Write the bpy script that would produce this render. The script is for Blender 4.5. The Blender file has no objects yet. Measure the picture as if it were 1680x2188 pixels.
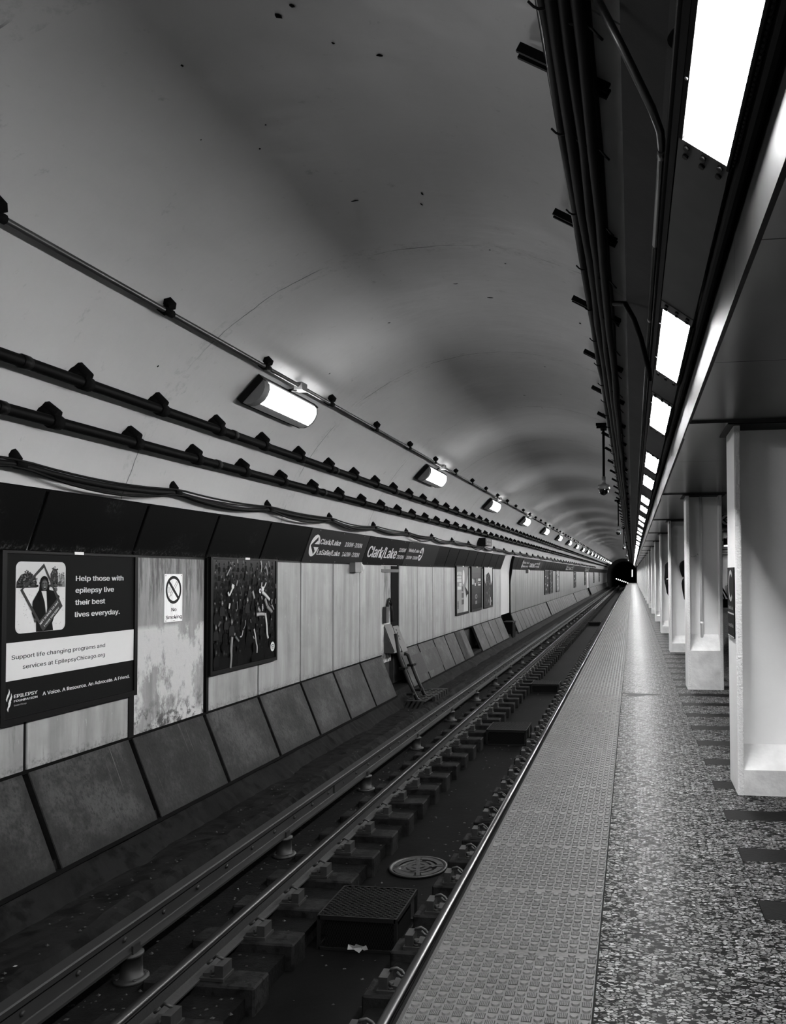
import bpy, bmesh, math, random
from math import sin, cos, pi, sqrt, radians, atan2, hypot
from mathutils import Vector, Matrix

# ------------------------------------------------------------------ camera, world, exposure
random.seed(7)
sc = bpy.context.scene
COL = sc.collection
EYE = 1.45                      # eye height over the platform; world: X across, Y along the tunnel, Z up, platform top at Z=0
YAW, PITCH, ROLL = radians(8.277), radians(1.660), -0.0045
cam_d = bpy.data.cameras.new('camera')
cam = bpy.data.objects.new('camera', cam_d)
COL.objects.link(cam)
sc.camera = cam
cam_d.sensor_fit = 'VERTICAL'
cam_d.sensor_height = 24.0
cam_d.lens = 24.0 * 1730.0 / 2188.0
cam_d.shift_x = -(1100.0 - 840.0) / 2188.0
cam_d.shift_y = (1177.0 - 1094.0) / 2188.0
cam_d.clip_start, cam_d.clip_end = 0.05, 600
_f = Vector((-sin(YAW) * cos(PITCH), cos(YAW) * cos(PITCH), sin(PITCH)))
_r = Vector((cos(YAW), sin(YAW), 0))
_u = _r.cross(_f)
_r2, _u2 = _r * cos(ROLL) + _u * sin(ROLL), -_r * sin(ROLL) + _u * cos(ROLL)
_m = Matrix((_r2, _u2, -_f)).transposed().to_4x4()
_m.translation = (0, 0, EYE)
cam.matrix_world = _m

w = bpy.data.worlds.new('world')
sc.world = w
w.use_nodes = True
w.node_tree.nodes['Background'].inputs[0].default_value = (0.004, 0.004, 0.004, 1)
w.node_tree.nodes['Background'].inputs[1].default_value = 1.0
sc.view_settings.view_transform = 'Standard'
sc.view_settings.look = 'None'
sc.view_settings.exposure = 0.0
sc.view_settings.gamma = 1.0
sc.view_settings.use_curve_mapping = False
PANEL_LIGHT = 185.0             # radiance of the ceiling light diffusers
WALL_LIGHT = 29.0               # radiance of the bulkhead lamps on the vault
CENTRE_LIGHT = 40.0

Y0, Y1 = -7.0, 150.0            # lit length of the station
YP = 132.0                      # far end of the platform

# ------------------------------------------------------------------ materials
def nn(nt, t, **kw):
    n = nt.nodes.new(t)
    for k, v in kw.items():
        setattr(n, k, v)
    return n

def new_mat(name):
    m = bpy.data.materials.new(name)
    m.use_nodes = True
    nt = m.node_tree
    return m, nt, nt.nodes['Principled BSDF']

def g(v):
    return (v, v, v, 1)

class NT:
    """small helper that writes node graphs"""
    def __init__(s, nt):
        s.nt = nt
        s.tc = nn(nt, 'ShaderNodeTexCoord')
        s.oi = nn(nt, 'ShaderNodeObjectInfo')
        s.w = s.math('MULTIPLY', s.oi.outputs['Random'], 61.0)
    def put(s, sock, v):
        if hasattr(v, 'is_linked') or hasattr(v, 'links'):
            s.nt.links.new(v, sock)
        elif isinstance(v, (tuple, list)):
            sock.default_value = v
        else:
            sock.default_value = v
    def math(s, op, a, b=None, c=None, clamp=False):
        n = nn(s.nt, 'ShaderNodeMath', operation=op, use_clamp=clamp)
        for i, v in enumerate((a, b, c)):
            if v is not None:
                s.put(n.inputs[i], v)
        return n.outputs[0]
    def coord(s, scale=(1, 1, 1)):
        n = nn(s.nt, 'ShaderNodeMapping')
        n.inputs['Scale'].default_value = scale
        s.nt.links.new(s.tc.outputs['Object'], n.inputs['Vector'])
        return n.outputs[0]
    def sep(s):
        n = nn(s.nt, 'ShaderNodeSeparateXYZ')
        s.nt.links.new(s.tc.outputs['Object'], n.inputs[0])
        return n.outputs
    def noise(s, scale, stretch=(1, 1, 1), detail=5, rough=.55, dist=0):
        n = nn(s.nt, 'ShaderNodeTexNoise', noise_dimensions='4D')
        n.inputs['Scale'].default_value = scale
        n.inputs['Detail'].default_value = detail
        n.inputs['Roughness'].default_value = rough
        n.inputs['Distortion'].default_value = dist
        s.put(n.inputs['Vector'], s.coord(stretch))
        s.put(n.inputs['W'], s.w)
        return n.outputs[0]
    def vor(s, scale, feature='F1', stretch=(1, 1, 1), rnd=1.0):
        n = nn(s.nt, 'ShaderNodeTexVoronoi', feature=feature)
        n.inputs['Scale'].default_value = scale
        n.inputs['Randomness'].default_value = rnd
        s.put(n.inputs['Vector'], s.coord(stretch))
        return n
    def ramp(s, v, stops, interp='LINEAR'):
        n = nn(s.nt, 'ShaderNodeValToRGB')
        n.color_ramp.interpolation = interp
        e = n.color_ramp.elements
        while len(e) < len(stops):
            e.new(.5)
        for i, (p, c) in enumerate(stops):
            e[i].position = p
            e[i].color = g(c)
        s.put(n.inputs[0], v)
        return n.outputs[0]
    def step(s, v, a, b):
        n = nn(s.nt, 'ShaderNodeMapRange')
        n.inputs['From Min'].default_value = a
        n.inputs['From Max'].default_value = b
        s.put(n.inputs['Value'], v)
        return n.outputs[0]
    def mix(s, f, a, b, mode='MIX'):
        n = nn(s.nt, 'ShaderNodeMix', data_type='RGBA', blend_type=mode)
        s.put(n.inputs[0], f)
        for i, v in ((6, a), (7, b)):
            s.put(n.inputs[i], g(v) if isinstance(v, (int, float)) else v)
        return n.outputs[2]
    def bump(s, h, strength=.3, dist=.01):
        n = nn(s.nt, 'ShaderNodeBump')
        n.inputs['Strength'].default_value = strength
        n.inputs['Distance'].default_value = dist
        s.put(n.inputs['Height'], h)
        return n.outputs[0]

def M(name, col, rough=.6, metal=0.0, var=.25, scale=4.0, stretch=(1, 1, 1), bump=0.0, bscale=60.0, spec=.5, lo=None):
    m, nt, b = new_mat(name)
    t = NT(nt)
    c = t.ramp(t.noise(scale, stretch), [(.3, col * (1 - var)), (.7, col * (1 + var))]) if var else g(col)
    if lo is not None:           # darker worn patches
        c = t.mix(t.step(t.noise(scale * 2.7, stretch), .5, .62), c, lo)
    t.put(b.inputs['Base Color'], c)
    b.inputs['Roughness'].default_value = rough
    b.inputs['Metallic'].default_value = metal
    b.inputs['Specular IOR Level'].default_value = spec
    if bump:
        t.put(b.inputs['Normal'], t.bump(t.noise(bscale, (1, 1, 1), 3), bump))
    return m

def flat(name, v, rough=.45, spec=.4):
    m, nt, b = new_mat(name)
    b.inputs['Base Color'].default_value = g(v)
    b.inputs['Roughness'].default_value = rough
    b.inputs['Specular IOR Level'].default_value = spec
    return m

def glow(name, strength):
    m, nt, b = new_mat(name)
    b.inputs['Base Color'].default_value = g(.8)
    b.inputs['Emission Color'].default_value = g(1)
    b.inputs['Emission Strength'].default_value = strength
    return m

_grey = {}
def grey(v):
    k = round(v, 3)
    if k not in _grey:
        _grey[k] = flat('print_ink_%03d' % int(k * 1000), max(k * .66, .002), .6, .03)
    return _grey[k]

# painted concrete vault: fine mottling, hairline cross joints, a few spalled spots
def vault_material(name, base):
    m, nt, b = new_mat(name)
    t = NT(nt)
    x, y, z = t.sep()
    c = t.ramp(t.noise(.55, (1, .5, 1), 7, .6), [(.25, base * .80), (.75, base * 1.15)])
    c = t.mix(t.step(t.noise(9, (1, 1, .35), 6, .7), .62, .8), c, base * .55)
    wob = t.math('MULTIPLY', t.math('SUBTRACT', t.noise(1.6, (1, 1, 1), 4), .5), .16)
    fr = t.math('FRACT', t.math('DIVIDE', t.math('ADD', t.math('ADD', y, wob), 100.0 - 1.12), 3.35))
    line = t.math('LESS_THAN', t.math('ABSOLUTE', t.math('SUBTRACT', fr, .5)), .0019)
    line = t.math('MULTIPLY', line, t.step(t.noise(1.3, (1, 1, 1), 3), .46, .54))
    c = t.mix(t.math('MULTIPLY', line, .85), c, base * .12)
    band = t.math('LESS_THAN', t.math('ABSOLUTE', t.math('SUBTRACT', fr, .5)), .035)
    c = t.mix(t.math('MULTIPLY', t.math('MULTIPLY', band, t.step(t.noise(14, (1, 1, 1), 6, .75), .5, .66)), .45), c, base * .5)
    v = t.vor(1.5)
    spot = t.math('LESS_THAN', t.math('ADD', v.outputs['Distance'], t.math('MULTIPLY', t.noise(40), .05)), .052)
    spot = t.math('MULTIPLY', spot, t.math('GREATER_THAN', t.noise(.7, (1, 1, 1), 2), .52))
    c = t.mix(spot, c, base * .03)
    t.put(b.inputs['Base Color'], c)
    b.inputs['Roughness'].default_value = .42
    b.inputs['Specular IOR Level'].default_value = .45
    h = t.math('SUBTRACT', t.noise(.8, (.6, 1, .6), 5), t.math('MULTIPLY', line, .3))
    t.put(b.inputs['Normal'], t.bump(h, .35, .12))
    return m

# wall slabs in grey enamel-faced concrete: vertical streaks, faint course bands, grime at the foot
def panel_material(name, base, dirt=.35, streak=.3):
    m, nt, b = new_mat(name)
    t = NT(nt)
    x, y, z = t.sep()
    c = t.ramp(t.noise(1.0, (1, 5, .55), 6, .6), [(.28, base * (1 - streak)), (.72, base * (1 + streak))])
    c = t.mix(t.math('MULTIPLY', t.step(t.noise(2.2, (1, 1.2, 1.6), 3), .48, .7), .35), c, base * .55)
    c = t.mix(t.math('MULTIPLY', t.step(t.noise(1.0, (1, 22, 2.2), 5, .65), .60, .70), .55), c, base * .35)
    c = t.mix(t.math('MULTIPLY', t.step(t.noise(9, (1, 2, .8), 5, .7), .63, .70), .7), c, base * 1.7)
    foot = t.step(t.math('ADD', z, t.math('MULTIPLY', t.noise(14, (1, 1, 1), 5, .7), .22)), .20, .10)
    c = t.mix(t.math('MULTIPLY', foot, t.step(t.noise(30, (1, 1, 1), 5, .7), .45, .6)), c, base * dirt)
    t.put(b.inputs['Base Color'], c)
    b.inputs['Roughness'].default_value = .5
    rib = t.math('SINE', t.math('MULTIPLY', y, 420.0))
    t.put(b.inputs['Normal'], t.bump(t.math('ADD', t.math('MULTIPLY', rib, .06), t.noise(30, (1, 1, 1), 4)), .25, .004))
    return m

def pilaster_material():
    m, nt, b = new_mat('peeling_painted_slab')
    t = NT(nt)
    x, y, z = t.sep()
    c = t.ramp(t.noise(1.2, (1, 6, .6), 6, .65), [(.3, .12), (.5, .2), (.7, .3)])
    top = t.math('MULTIPLY', t.step(z, .95, 1.35), t.step(t.noise(1.0, (1, 11, 1.1), 6, .75), .46, .56))
    c = t.mix(t.math('MULTIPLY', top, .85), c, .03)
    patch = t.math('MULTIPLY', t.step(z, 1.02, .97), t.step(t.noise(3.2, (1, 1, .55), 8, .72), .47, .53))
    c = t.mix(patch, c, .42)
    foot = t.math('MULTIPLY', t.step(z, .34, .08), t.step(t.noise(7, (1, 1, 1), 8, .75), .5, .56))
    c = t.mix(foot, c, .04)
    t.put(b.inputs['Base Color'], c)
    b.inputs['Roughness'].default_value = .6
    t.put(b.inputs['Normal'], t.bump(t.noise(18, (1, 1, 1), 6, .7), .4, .01))
    return m

def lower_material(name, base):
    m, nt, b = new_mat(name)
    t = NT(nt)
    x, y, z = t.sep()
    c = t.ramp(t.noise(1.5, (1, 1, 1.2), 9, .74), [(.38, base * .22), (.48, base * .8), (.60, base * 2.2)])
    c = t.mix(t.math('MULTIPLY', t.step(t.noise(38, (1, 1, .6), 4, .7), .50, .62), .55), c, base * .22)
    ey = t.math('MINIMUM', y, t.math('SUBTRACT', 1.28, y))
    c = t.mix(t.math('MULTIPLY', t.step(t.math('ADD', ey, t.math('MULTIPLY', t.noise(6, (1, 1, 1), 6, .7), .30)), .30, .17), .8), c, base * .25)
    scr = t.math('MULTIPLY', t.step(t.noise(1.0, (1, 34, .9), 4, .6), .665, .69), t.step(t.noise(1.2, (1, 1, 1), 3), .5, .6))
    c = t.mix(scr, c, base * 4.5)
    c = t.mix(t.step(t.noise(13, (1, 1.4, .5), 6, .7), .60, .68), c, base * .25)
    c = t.mix(t.math('MULTIPLY', t.step(t.noise(2.0, (1, 9, .7), 6, .75), .63, .70), .8), c, base * 2.6)
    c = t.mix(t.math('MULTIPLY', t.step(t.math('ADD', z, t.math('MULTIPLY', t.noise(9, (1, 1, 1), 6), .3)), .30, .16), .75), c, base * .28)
    t.put(b.inputs['Base Color'], c)
    b.inputs['Roughness'].default_value = .6
    b.inputs['Specular IOR Level'].default_value = .12
    t.put(b.inputs['Normal'], t.bump(t.noise(25, (1, 1, 1), 6, .65), .45, .008))
    return m

def header_material():
    m, nt, b = new_mat('black_enamel_header')
    t = NT(nt)
    x, y, z = t.sep()
    sp = t.step(t.noise(42, (1, 1, 1), 6, .75), .50, .64)
    edge = t.step(t.math('ADD', z, t.math('MULTIPLY', t.noise(3.0, (1, 1, 1), 3), .15)), .145, .10)
    side = t.math('MULTIPLY', t.step(t.noise(1.3, (1, 1, 1), 3), .56, .66), .5)
    k = t.math('MULTIPLY', t.math('MAXIMUM', edge, side), sp)
    c = t.mix(k, .0022, .05)
    t.put(b.inputs['Base Color'], c)
    b.inputs['Roughness'].default_value = .5
    b.inputs['Specular IOR Level'].default_value = .06
    return m

def granite_material():
    m, nt, b = new_mat('speckled_terrazzo')
    t = NT(nt)
    co = t.coord((.62, 1, 1))
    nz = nn(nt, 'ShaderNodeTexNoise')
    nz.inputs['Scale'].default_value = 75
    nz.inputs['Detail'].default_value = 3
    nt.links.new(co, nz.inputs['Vector'])
    mx = nn(nt, 'ShaderNodeVectorMath', operation='MULTIPLY_ADD')
    nt.links.new(nz.outputs['Color'], mx.inputs[0])
    mx.inputs[1].default_value = (.020, .020, .020)
    nt.links.new(co, mx.inputs[2])
    v = nn(nt, 'ShaderNodeTexVoronoi', feature='F1')
    v2 = nn(nt, 'ShaderNodeTexVoronoi', feature='DISTANCE_TO_EDGE')
    for q in (v, v2):
        q.inputs['Scale'].default_value = 70
        nt.links.new(mx.outputs[0], q.inputs['Vector'])
    sep = nn(nt, 'ShaderNodeSeparateColor')
    nt.links.new(v.outputs['Color'], sep.inputs[0])
    chip = t.ramp(sep.outputs[0], [(.0, .005), (.18, .008), (.25, .075), (.55, .125), (.82, .19), (1, .28)])
    c = t.mix(t.step(v2.outputs['Distance'], .15, .06), chip, .005)
    c = t.mix(t.math('MULTIPLY', t.step(t.noise(.9, (1, .5, 1), 5, .65), .55, .75), .35), c, .02)
    df = nn(nt, 'ShaderNodeBsdfDiffuse')
    t.put(df.inputs['Color'], c)
    gl = nn(nt, 'ShaderNodeBsdfGlossy')
    lw = nn(nt, 'ShaderNodeLayerWeight')
    k = t.math('POWER', lw.outputs['Facing'], 4.0)
    t.put(gl.inputs['Color'], t.ramp(k, [(.0, .001), (.27, .016), (.7, .06), (1, .09)]))
    gl.inputs['Roughness'].default_value = .30
    t.put(gl.inputs['Normal'], t.bump(t.noise(60, (1, 1, 1), 3), .10, .003))
    ad = nn(nt, 'ShaderNodeAddShader')
    nt.links.new(df.outputs[0], ad.inputs[0]); nt.links.new(gl.outputs[0], ad.inputs[1])
    nt.links.new(ad.outputs[0], nt.nodes['Material Output'].inputs['Surface'])
    return m

MT = {}
MT['vault'] = vault_material('painted_vault_concrete', .46)
MT['tunnel'] = M('dark_tunnel_lining', .012, .9, var=.3)  # one very dark tone for the far lining and the platform end
MT['backing'] = M('dark_wall_cavity', .02, .9)
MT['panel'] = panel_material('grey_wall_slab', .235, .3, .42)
MT['panelfar'] = panel_material('streaked_wall_slab', .125, .3, .62)  # far slabs: lower base tone and stronger streaks
MT['pilaster'] = pilaster_material()
MT['lower'] = lower_material('sooty_concrete_slab', .018)
MT['lower2'] = lower_material('blackened_concrete_slab', .014)
MT['header'] = header_material()
MT['black'] = flat('black_painted_steel', .003, .5, .12)
MT['blackdull'] = flat('dull_black', .003, .8, .05)
MT['base'] = M('track_kerb_concrete', .0075, .8, var=.4, scale=3, bump=.5, bscale=22, lo=.003, spec=.05)
MT['bed'] = M('sooty_track_bed', .004, .9, var=.5, scale=5, bump=.7, bscale=35, lo=.0025, spec=.06)
MT['trough'] = M('smooth_trough_concrete', .0035, .7, var=.45, scale=2.2, stretch=(1, .5, 1), bump=.3, bscale=12, spec=.03)
MT['tie'] = M('concrete_tie_block', .0105, .75, var=.55, scale=6, bump=.5, bscale=40, lo=.004, spec=.05)
MT['rail'] = M('brown_rail_steel', .007, .65, .0, var=.4, scale=6, stretch=(1, .2, 1), bump=.2, bscale=40)
MT['railtop'] = M('polished_rail_head', .055, .38, 1.0, var=.35, scale=8, stretch=(1, .05, 1))
MT['railtop2'] = M('shiny_rail_head', .14, .30, 1.0, var=.35, scale=8, stretch=(1, .05, 1))
MT['third'] = M('contact_rail_steel', .011, .6, .3, var=.3, scale=6, stretch=(1, .2, 1))
MT['fast'] = M('fastener_iron', .018, .6, .3, var=.4, scale=20)
MT['cast'] = M('cast_iron_grate', .022, .5, .5, var=.4, scale=12, bump=.3, bscale=60)
MT['mesh'] = M('black_expanded_metal', .006, .6, .3, var=.2, spec=.2)
MT['granite'] = granite_material()
MT['inlay'] = M('dark_floor_inlay', .0038, .55, var=.3, scale=5, bump=.1, bscale=60, spec=.03)
MT['tactile'] = M('grey_tactile_tile', .067, .55, var=.22, scale=4, bump=.25, bscale=50, lo=.055, spec=.2)
MT['dome'] = M('worn_tactile_dome', .065, .5, var=.3, scale=16, spec=.25)
MT['groove'] = M('dark_rib_ground', .018, .7, spec=.05)  # darker ground between the ribs
MT['slabedge'] = M('platform_edge_concrete', .01, .8, spec=.05)
MT['column'] = M('cream_column_paint', .90, .42, var=.08, scale=1.5, bump=.10, bscale=45)
MT['rough'] = M('lumpy_column_paint', .74, .45, var=.1, scale=4, bump=.8, bscale=70)
MT['plinth'] = M('painted_plinth_concrete', .72, .5, var=.16, scale=6, bump=.6, bscale=16)
MT['soffit'] = M('dark_gloss_soffit_panel', .035, .22, .0, var=.25, scale=2.0, stretch=(1, 3, 1), bump=.04, bscale=3, spec=.4)
MT['fascia'] = M('steel_fascia', .018, .6, .0, var=.2, scale=3, stretch=(1, 3, .4), spec=.15)
MT['chan'] = M('dark_light_channel', .006, .7, .0, var=.35, scale=3, spec=.04)
MT['cover'] = M('grey_cover_plate', .032, .5, .0, var=.35, scale=3, spec=.3)
MT['pipe'] = M('galvanised_conduit', .10, .35, .8, var=.3, scale=6, stretch=(1, .3, 1))
MT['pipedark'] = M('painted_black_pipe', .0025, .55, .0, var=.3, scale=6, spec=.1)
MT['cable'] = M('black_cable_jacket', .002, .6, var=.3, scale=10, spec=.1)
MT['beam'] = M('dark_beam_face', .013, .8, var=.4, scale=2.2, bump=.25, bscale=14)  # much darker tone than the vault beside it
MT['lens'] = glow('lit_diffuser', PANEL_LIGHT)
MT['lens2'] = glow('lit_bulkhead_lens', WALL_LIGHT)
MT['lens3'] = glow('lit_centre_diffuser', CENTRE_LIGHT)
MT['lensrim'] = M('frosted_lens_skirt', .35, .3, var=.1)
MT['lampgrey'] = M('grey_lamp_end', .12, .5, var=.2)
MT['white'] = flat('white_enamel', .6)
MT['signgrey'] = flat('dark_grey_sign_enamel', .016, .5, .1)
MT['signblack'] = flat('black_sign_enamel', .002, .5, .08)
MT['cabinet'] = M('grey_steel_cabinet', .03, .6, .0, var=.3, scale=4)
MT['chrome'] = M('camera_housing', .10, .4, .0, var=.1)
MT['domeglass'] = flat('smoked_dome', .002, .08, .4)
MT['litter'] = M('pale_litter', .25, .7, var=.4)
MT['debris'] = M('dark_debris', .009, .8, var=.6, scale=30)
MT['tilewall'] = M('pale_wall_tile', .6, .3, var=.1)
MT['skin'] = M('skin', .22, .5, var=.1)
MT['hair'] = M('black_hair', .003, .75, var=.3, scale=30, spec=.08)
MT['coat'] = M('black_coat', .004, .9, var=.3, spec=.05)
MT['shirt'] = M('white_shirt', .7, .8, var=.1)
MT['denim'] = M('dark_trousers', .02, .8, var=.3)
MT['dark_eye'] = flat('dark_eye', .01, .2)
MT['screw'] = M('screw_steel', .2, .35, .8, var=.2)

# ------------------------------------------------------------------ geometry helpers
WL = {}
def bm_new():
    return bmesh.new()

def box(bm, x0, x1, y0, y1, z0, z1, mi=0):
    vs = [bm.verts.new((x, y, z)) for x in (x0, x1) for y in (y0, y1) for z in (z0, z1)]
    for q in ((0, 1, 3, 2), (4, 6, 7, 5), (0, 4, 5, 1), (2, 3, 7, 6), (0, 2, 6, 4), (1, 5, 7, 3)):
        bm.faces.new([vs[i] for i in q]).material_index = mi
    return vs

def prism(bm, poly, y0, y1, mi=0, caps=True):
    """polygon of (x, z) extruded along Y"""
    a = [bm.verts.new((x, y0, z)) for x, z in poly]
    b = [bm.verts.new((x, y1, z)) for x, z in poly]
    n = len(poly)
    fs = [bm.faces.new((a[i], a[(i + 1) % n], b[(i + 1) % n], b[i])) for i in range(n)]
    if caps:
        fs.append(bm.faces.new(a[::-1])); fs.append(bm.faces.new(b))
    for f in fs:
        f.material_index = mi
    return fs

def tube(bm, pts, r, seg=8, mi=0):
    pts = [Vector(p) for p in pts]
    rings = []
    for i, p in enumerate(pts):
        d = (pts[min(i + 1, len(pts) - 1)] - pts[max(i - 1, 0)]).normalized()
        up = Vector((0, 0, 1)) if abs(d.z) < .9 else Vector((1, 0, 0))
        s = d.cross(up).normalized(); t = s.cross(d)
        rr = r[i] if isinstance(r, (list, tuple)) else r
        rings.append([bm.verts.new(p + (s * cos(2 * pi * k / seg) + t * sin(2 * pi * k / seg)) * rr) for k in range(seg)])
    fs = []
    for a, b in zip(rings, rings[1:]):
        for k in range(seg):
            fs.append(bm.faces.new((a[k], a[(k + 1) % seg], b[(k + 1) % seg], b[k])))
    for f in fs:
        f.smooth = True
    fs.append(bm.faces.new(rings[0])); fs.append(bm.faces.new(rings[-1][::-1]))
    for f in fs:
        f.material_index = mi

def cyl(bm, p, axis, r, h, seg=12, r2=None, mi=0):
    a = Vector(axis).normalized()
    p = Vector(p)
    tube(bm, [p, p + a * h], [r, r if r2 is None else r2], seg, mi)

def lathe(bm, prof, c, seg=16, mi=0):
    """prof: (radius, z) list, spun round the vertical through c"""
    rings = []
    for r, z in prof:
        if r < 1e-5:
            rings.append([bm.verts.new((c[0], c[1], c[2] + z))])
        else:
            rings.append([bm.verts.new((c[0] + r * cos(2 * pi * k / seg), c[1] + r * sin(2 * pi * k / seg), c[2] + z)) for k in range(seg)])
    for a, b in zip(rings, rings[1:]):
        for k in range(seg):
            q = [a[k % len(a)], a[(k + 1) % len(a)], b[(k + 1) % len(b)], b[k % len(b)]]
            u = []
            for v in q:
                if v not in u:
                    u.append(v)
            if len(u) > 2:
                f = bm.faces.new(u); f.smooth = True; f.material_index = mi

def obj(name, bm, mats, parent=None, base=None):
    """link the bmesh (built in world coordinates) as one object; origin at its parent's base or at its own"""
    if not isinstance(mats, (list, tuple)):
        mats = [mats]
    bmesh.ops.recalc_face_normals(bm, faces=bm.faces[:])
    me = bpy.data.meshes.new(name)
    if parent is not None and base is None:
        o0 = WL[parent.name]
    elif base is not None:
        o0 = Vector(base)
    else:
        xs = [v.co for v in bm.verts]
        lo = Vector([min(v[i] for v in xs) for i in range(3)]); hi = Vector([max(v[i] for v in xs) for i in range(3)])
        o0 = Vector(((lo.x + hi.x) / 2, (lo.y + hi.y) / 2, lo.z))
    for v in bm.verts:
        v.co -= o0
    bm.to_mesh(me); bm.free()
    for m in mats:
        me.materials.append(MT[m] if isinstance(m, str) else m)
    o = bpy.data.objects.new(name, me)
    COL.objects.link(o)
    WL[o.name] = o0
    if parent is not None:
        o.parent = parent
        o.location = o0 - WL[parent.name]
    else:
        o.location = o0
    return o

def thing(name, label, cat, loc, group=None):
    o = bpy.data.objects.new(name, None)
    o.empty_display_size = .1
    COL.objects.link(o)
    o.location = loc
    WL[o.name] = Vector(loc)
    return tag(o, label, cat, group)

def tag(o, label, cat, group=None):
    o['label'] = label; o['category'] = cat; o['kind'] = 'thing'
    if group:
        o['group'] = group
    return o

def struct(o):
    o['kind'] = 'structure'
    return o

def put_copy(src, loc, parent=None, kids=True):
    """a copy of one object (shared mesh) with copies of its children, at a world place"""
    c = src.copy(); COL.objects.link(c)
    WL[c.name] = Vector(loc)
    if parent is not None:
        c.parent = parent
        c.location = Vector(loc) - WL[parent.name]
    else:
        c.parent = None
        c.location = loc
    if kids:
        for ch in src.children:
            put_copy(ch, Vector(loc) + ch.location, c)
    return c

ORD = ['first', 'second', 'third', 'fourth', 'fifth', 'sixth', 'seventh', 'eighth', 'ninth', 'tenth', 'eleventh', 'twelfth']

try:                             # Blender's own interface typeface, a plain grotesque
    GROT = bpy.data.fonts.load(bpy.utils.system_resource('DATAFILES', path='fonts') + '/Inter.woff2')
except Exception:
    GROT = None

# flat print: polygons and letters laid on a surface given by origin, right and up vectors
class Sheet:
    def __init__(s, origin, right, up, normal):
        s.o, s.r, s.u, s.n = Vector(origin), Vector(right).normalized(), Vector(up).normalized(), Vector(normal).normalized()
        s.bm = bm_new(); s.mats = []; s.layer = 0
    def mi(s, m):
        if m not in s.mats:
            s.mats.append(m)
        return s.mats.index(m)
    def p(s, a, b, lift):
        return s.o + s.r * a + s.u * b + s.n * lift
    def poly(s, pts, m, lift=None):
        s.layer += 1
        l = .0004 + .000008 * s.layer if lift is None else lift
        vs = [s.bm.verts.new(s.p(a, b, l)) for a, b in pts]
        f = s.bm.faces.new(vs); f.material_index = s.mi(m)
        if f.normal.dot(s.n) < 0 or True:
            f.normal_update()
            if f.normal.dot(s.n) < 0:
                f.normal_flip()
    def rect(s, a0, a1, b0, b1, m, lift=None):
        s.poly([(a0, b0), (a1, b0), (a1, b1), (a0, b1)], m, lift)
    def rrect(s, a0, a1, b0, b1, r, m):
        pts = []
        for cx, cy, t0 in ((a1 - r, b1 - r, 0), (a0 + r, b1 - r, 90), (a0 + r, b0 + r, 180), (a1 - r, b0 + r, 270)):
            for k in range(6):
                t = radians(t0 + 18 * k)
                pts.append((cx + r * cos(t), cy + r * sin(t)))
        s.poly(pts, m)
    def ell(s, a, b, ra, rb, m, seg=20, rot=0):
        s.poly([(a + ra * cos(2 * pi * k / seg) * cos(rot) - rb * sin(2 * pi * k / seg) * sin(rot),
                 b + ra * cos(2 * pi * k / seg) * sin(rot) + rb * sin(2 * pi * k / seg) * cos(rot)) for k in range(seg)], m)
    def stroke(s, pts, wd, m, taper=1.0):
        n = len(pts); L = []; Rr = []
        for i, (a, b) in enumerate(pts):
            d = Vector((pts[min(i + 1, n - 1)][0] - pts[max(i - 1, 0)][0], pts[min(i + 1, n - 1)][1] - pts[max(i - 1, 0)][1])).normalized()
            h = wd / 2 * (1 + (taper - 1) * i / (n - 1))
            L.append((a - d.y * h, b + d.x * h)); Rr.append((a + d.y * h, b - d.x * h))
        s.layer += 1
        l = .0004 + .000008 * s.layer
        lv = [s.bm.verts.new(s.p(a, b, l)) for a, b in L]; rv = [s.bm.verts.new(s.p(a, b, l)) for a, b in Rr]
        for i in range(n - 1):
            f = s.bm.faces.new((lv[i], lv[i + 1], rv[i + 1], rv[i])); f.material_index = s.mi(m); f.normal_update()
            if f.normal.dot(s.n) < 0:
                f.normal_flip()
    def text(s, txt, a0, a1, b, cap, m, bold=.0, rot=0.0):
        """letters from a0 to a1 along the sheet, baseline b, capital height cap"""
        cu = bpy.data.curves.new('letters', 'FONT')
        cu.body = txt
        if GROT:
            cu.font = GROT
        cu.resolution_u = 3
        t = bpy.data.objects.new('letters', cu); COL.objects.link(t)
        dg = bpy.context.evaluated_depsgraph_get()
        me = bpy.data.meshes.new_from_object(t.evaluated_get(dg))
        bpy.data.objects.remove(t); bpy.data.curves.remove(cu)
        xs = [v.co.x for v in me.vertices]
        if not xs:
            return
        lo, hi = min(xs), max(xs)
        k = (a1 - a0) / (hi - lo)
        for sh in ((0,) if bold <= 0 else (-1, -.33, .33, 1)):
            s._lay(me, lo, k, cap / .729, a0, b, rot, sh * bold * 1.5, m)
        bpy.data.meshes.remove(me)
    def _lay(s, me, lo, k, ky, a0, b, rot, sh, m):
        s.layer += 1
        l = .0005 + .000008 * s.layer
        vs = []
        for v in me.vertices:
            da, db = (v.co.x - lo + sh) * k, v.co.y * ky
            vs.append(s.bm.verts.new(s.p(a0 + da * cos(rot) - db * sin(rot), b + da * sin(rot) + db * cos(rot), l)))
        for p in me.polygons:
            try:
                f = s.bm.faces.new([vs[i] for i in p.vertices])
            except ValueError:
                continue
            f.material_index = s.mi(m); f.normal_update()
            if f.normal.dot(s.n) < 0:
                f.normal_flip()
    def build(s, name, parent):
        me = bpy.data.meshes.new(name)
        o0 = WL[parent.name]
        for v in s.bm.verts:
            v.co -= o0
        s.bm.to_mesh(me); s.bm.free()
        for m in s.mats:
            me.materials.append(m)
        o = bpy.data.objects.new(name, me); COL.objects.link(o)
        o.parent = parent; WL[o.name] = o0
        return o

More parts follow.
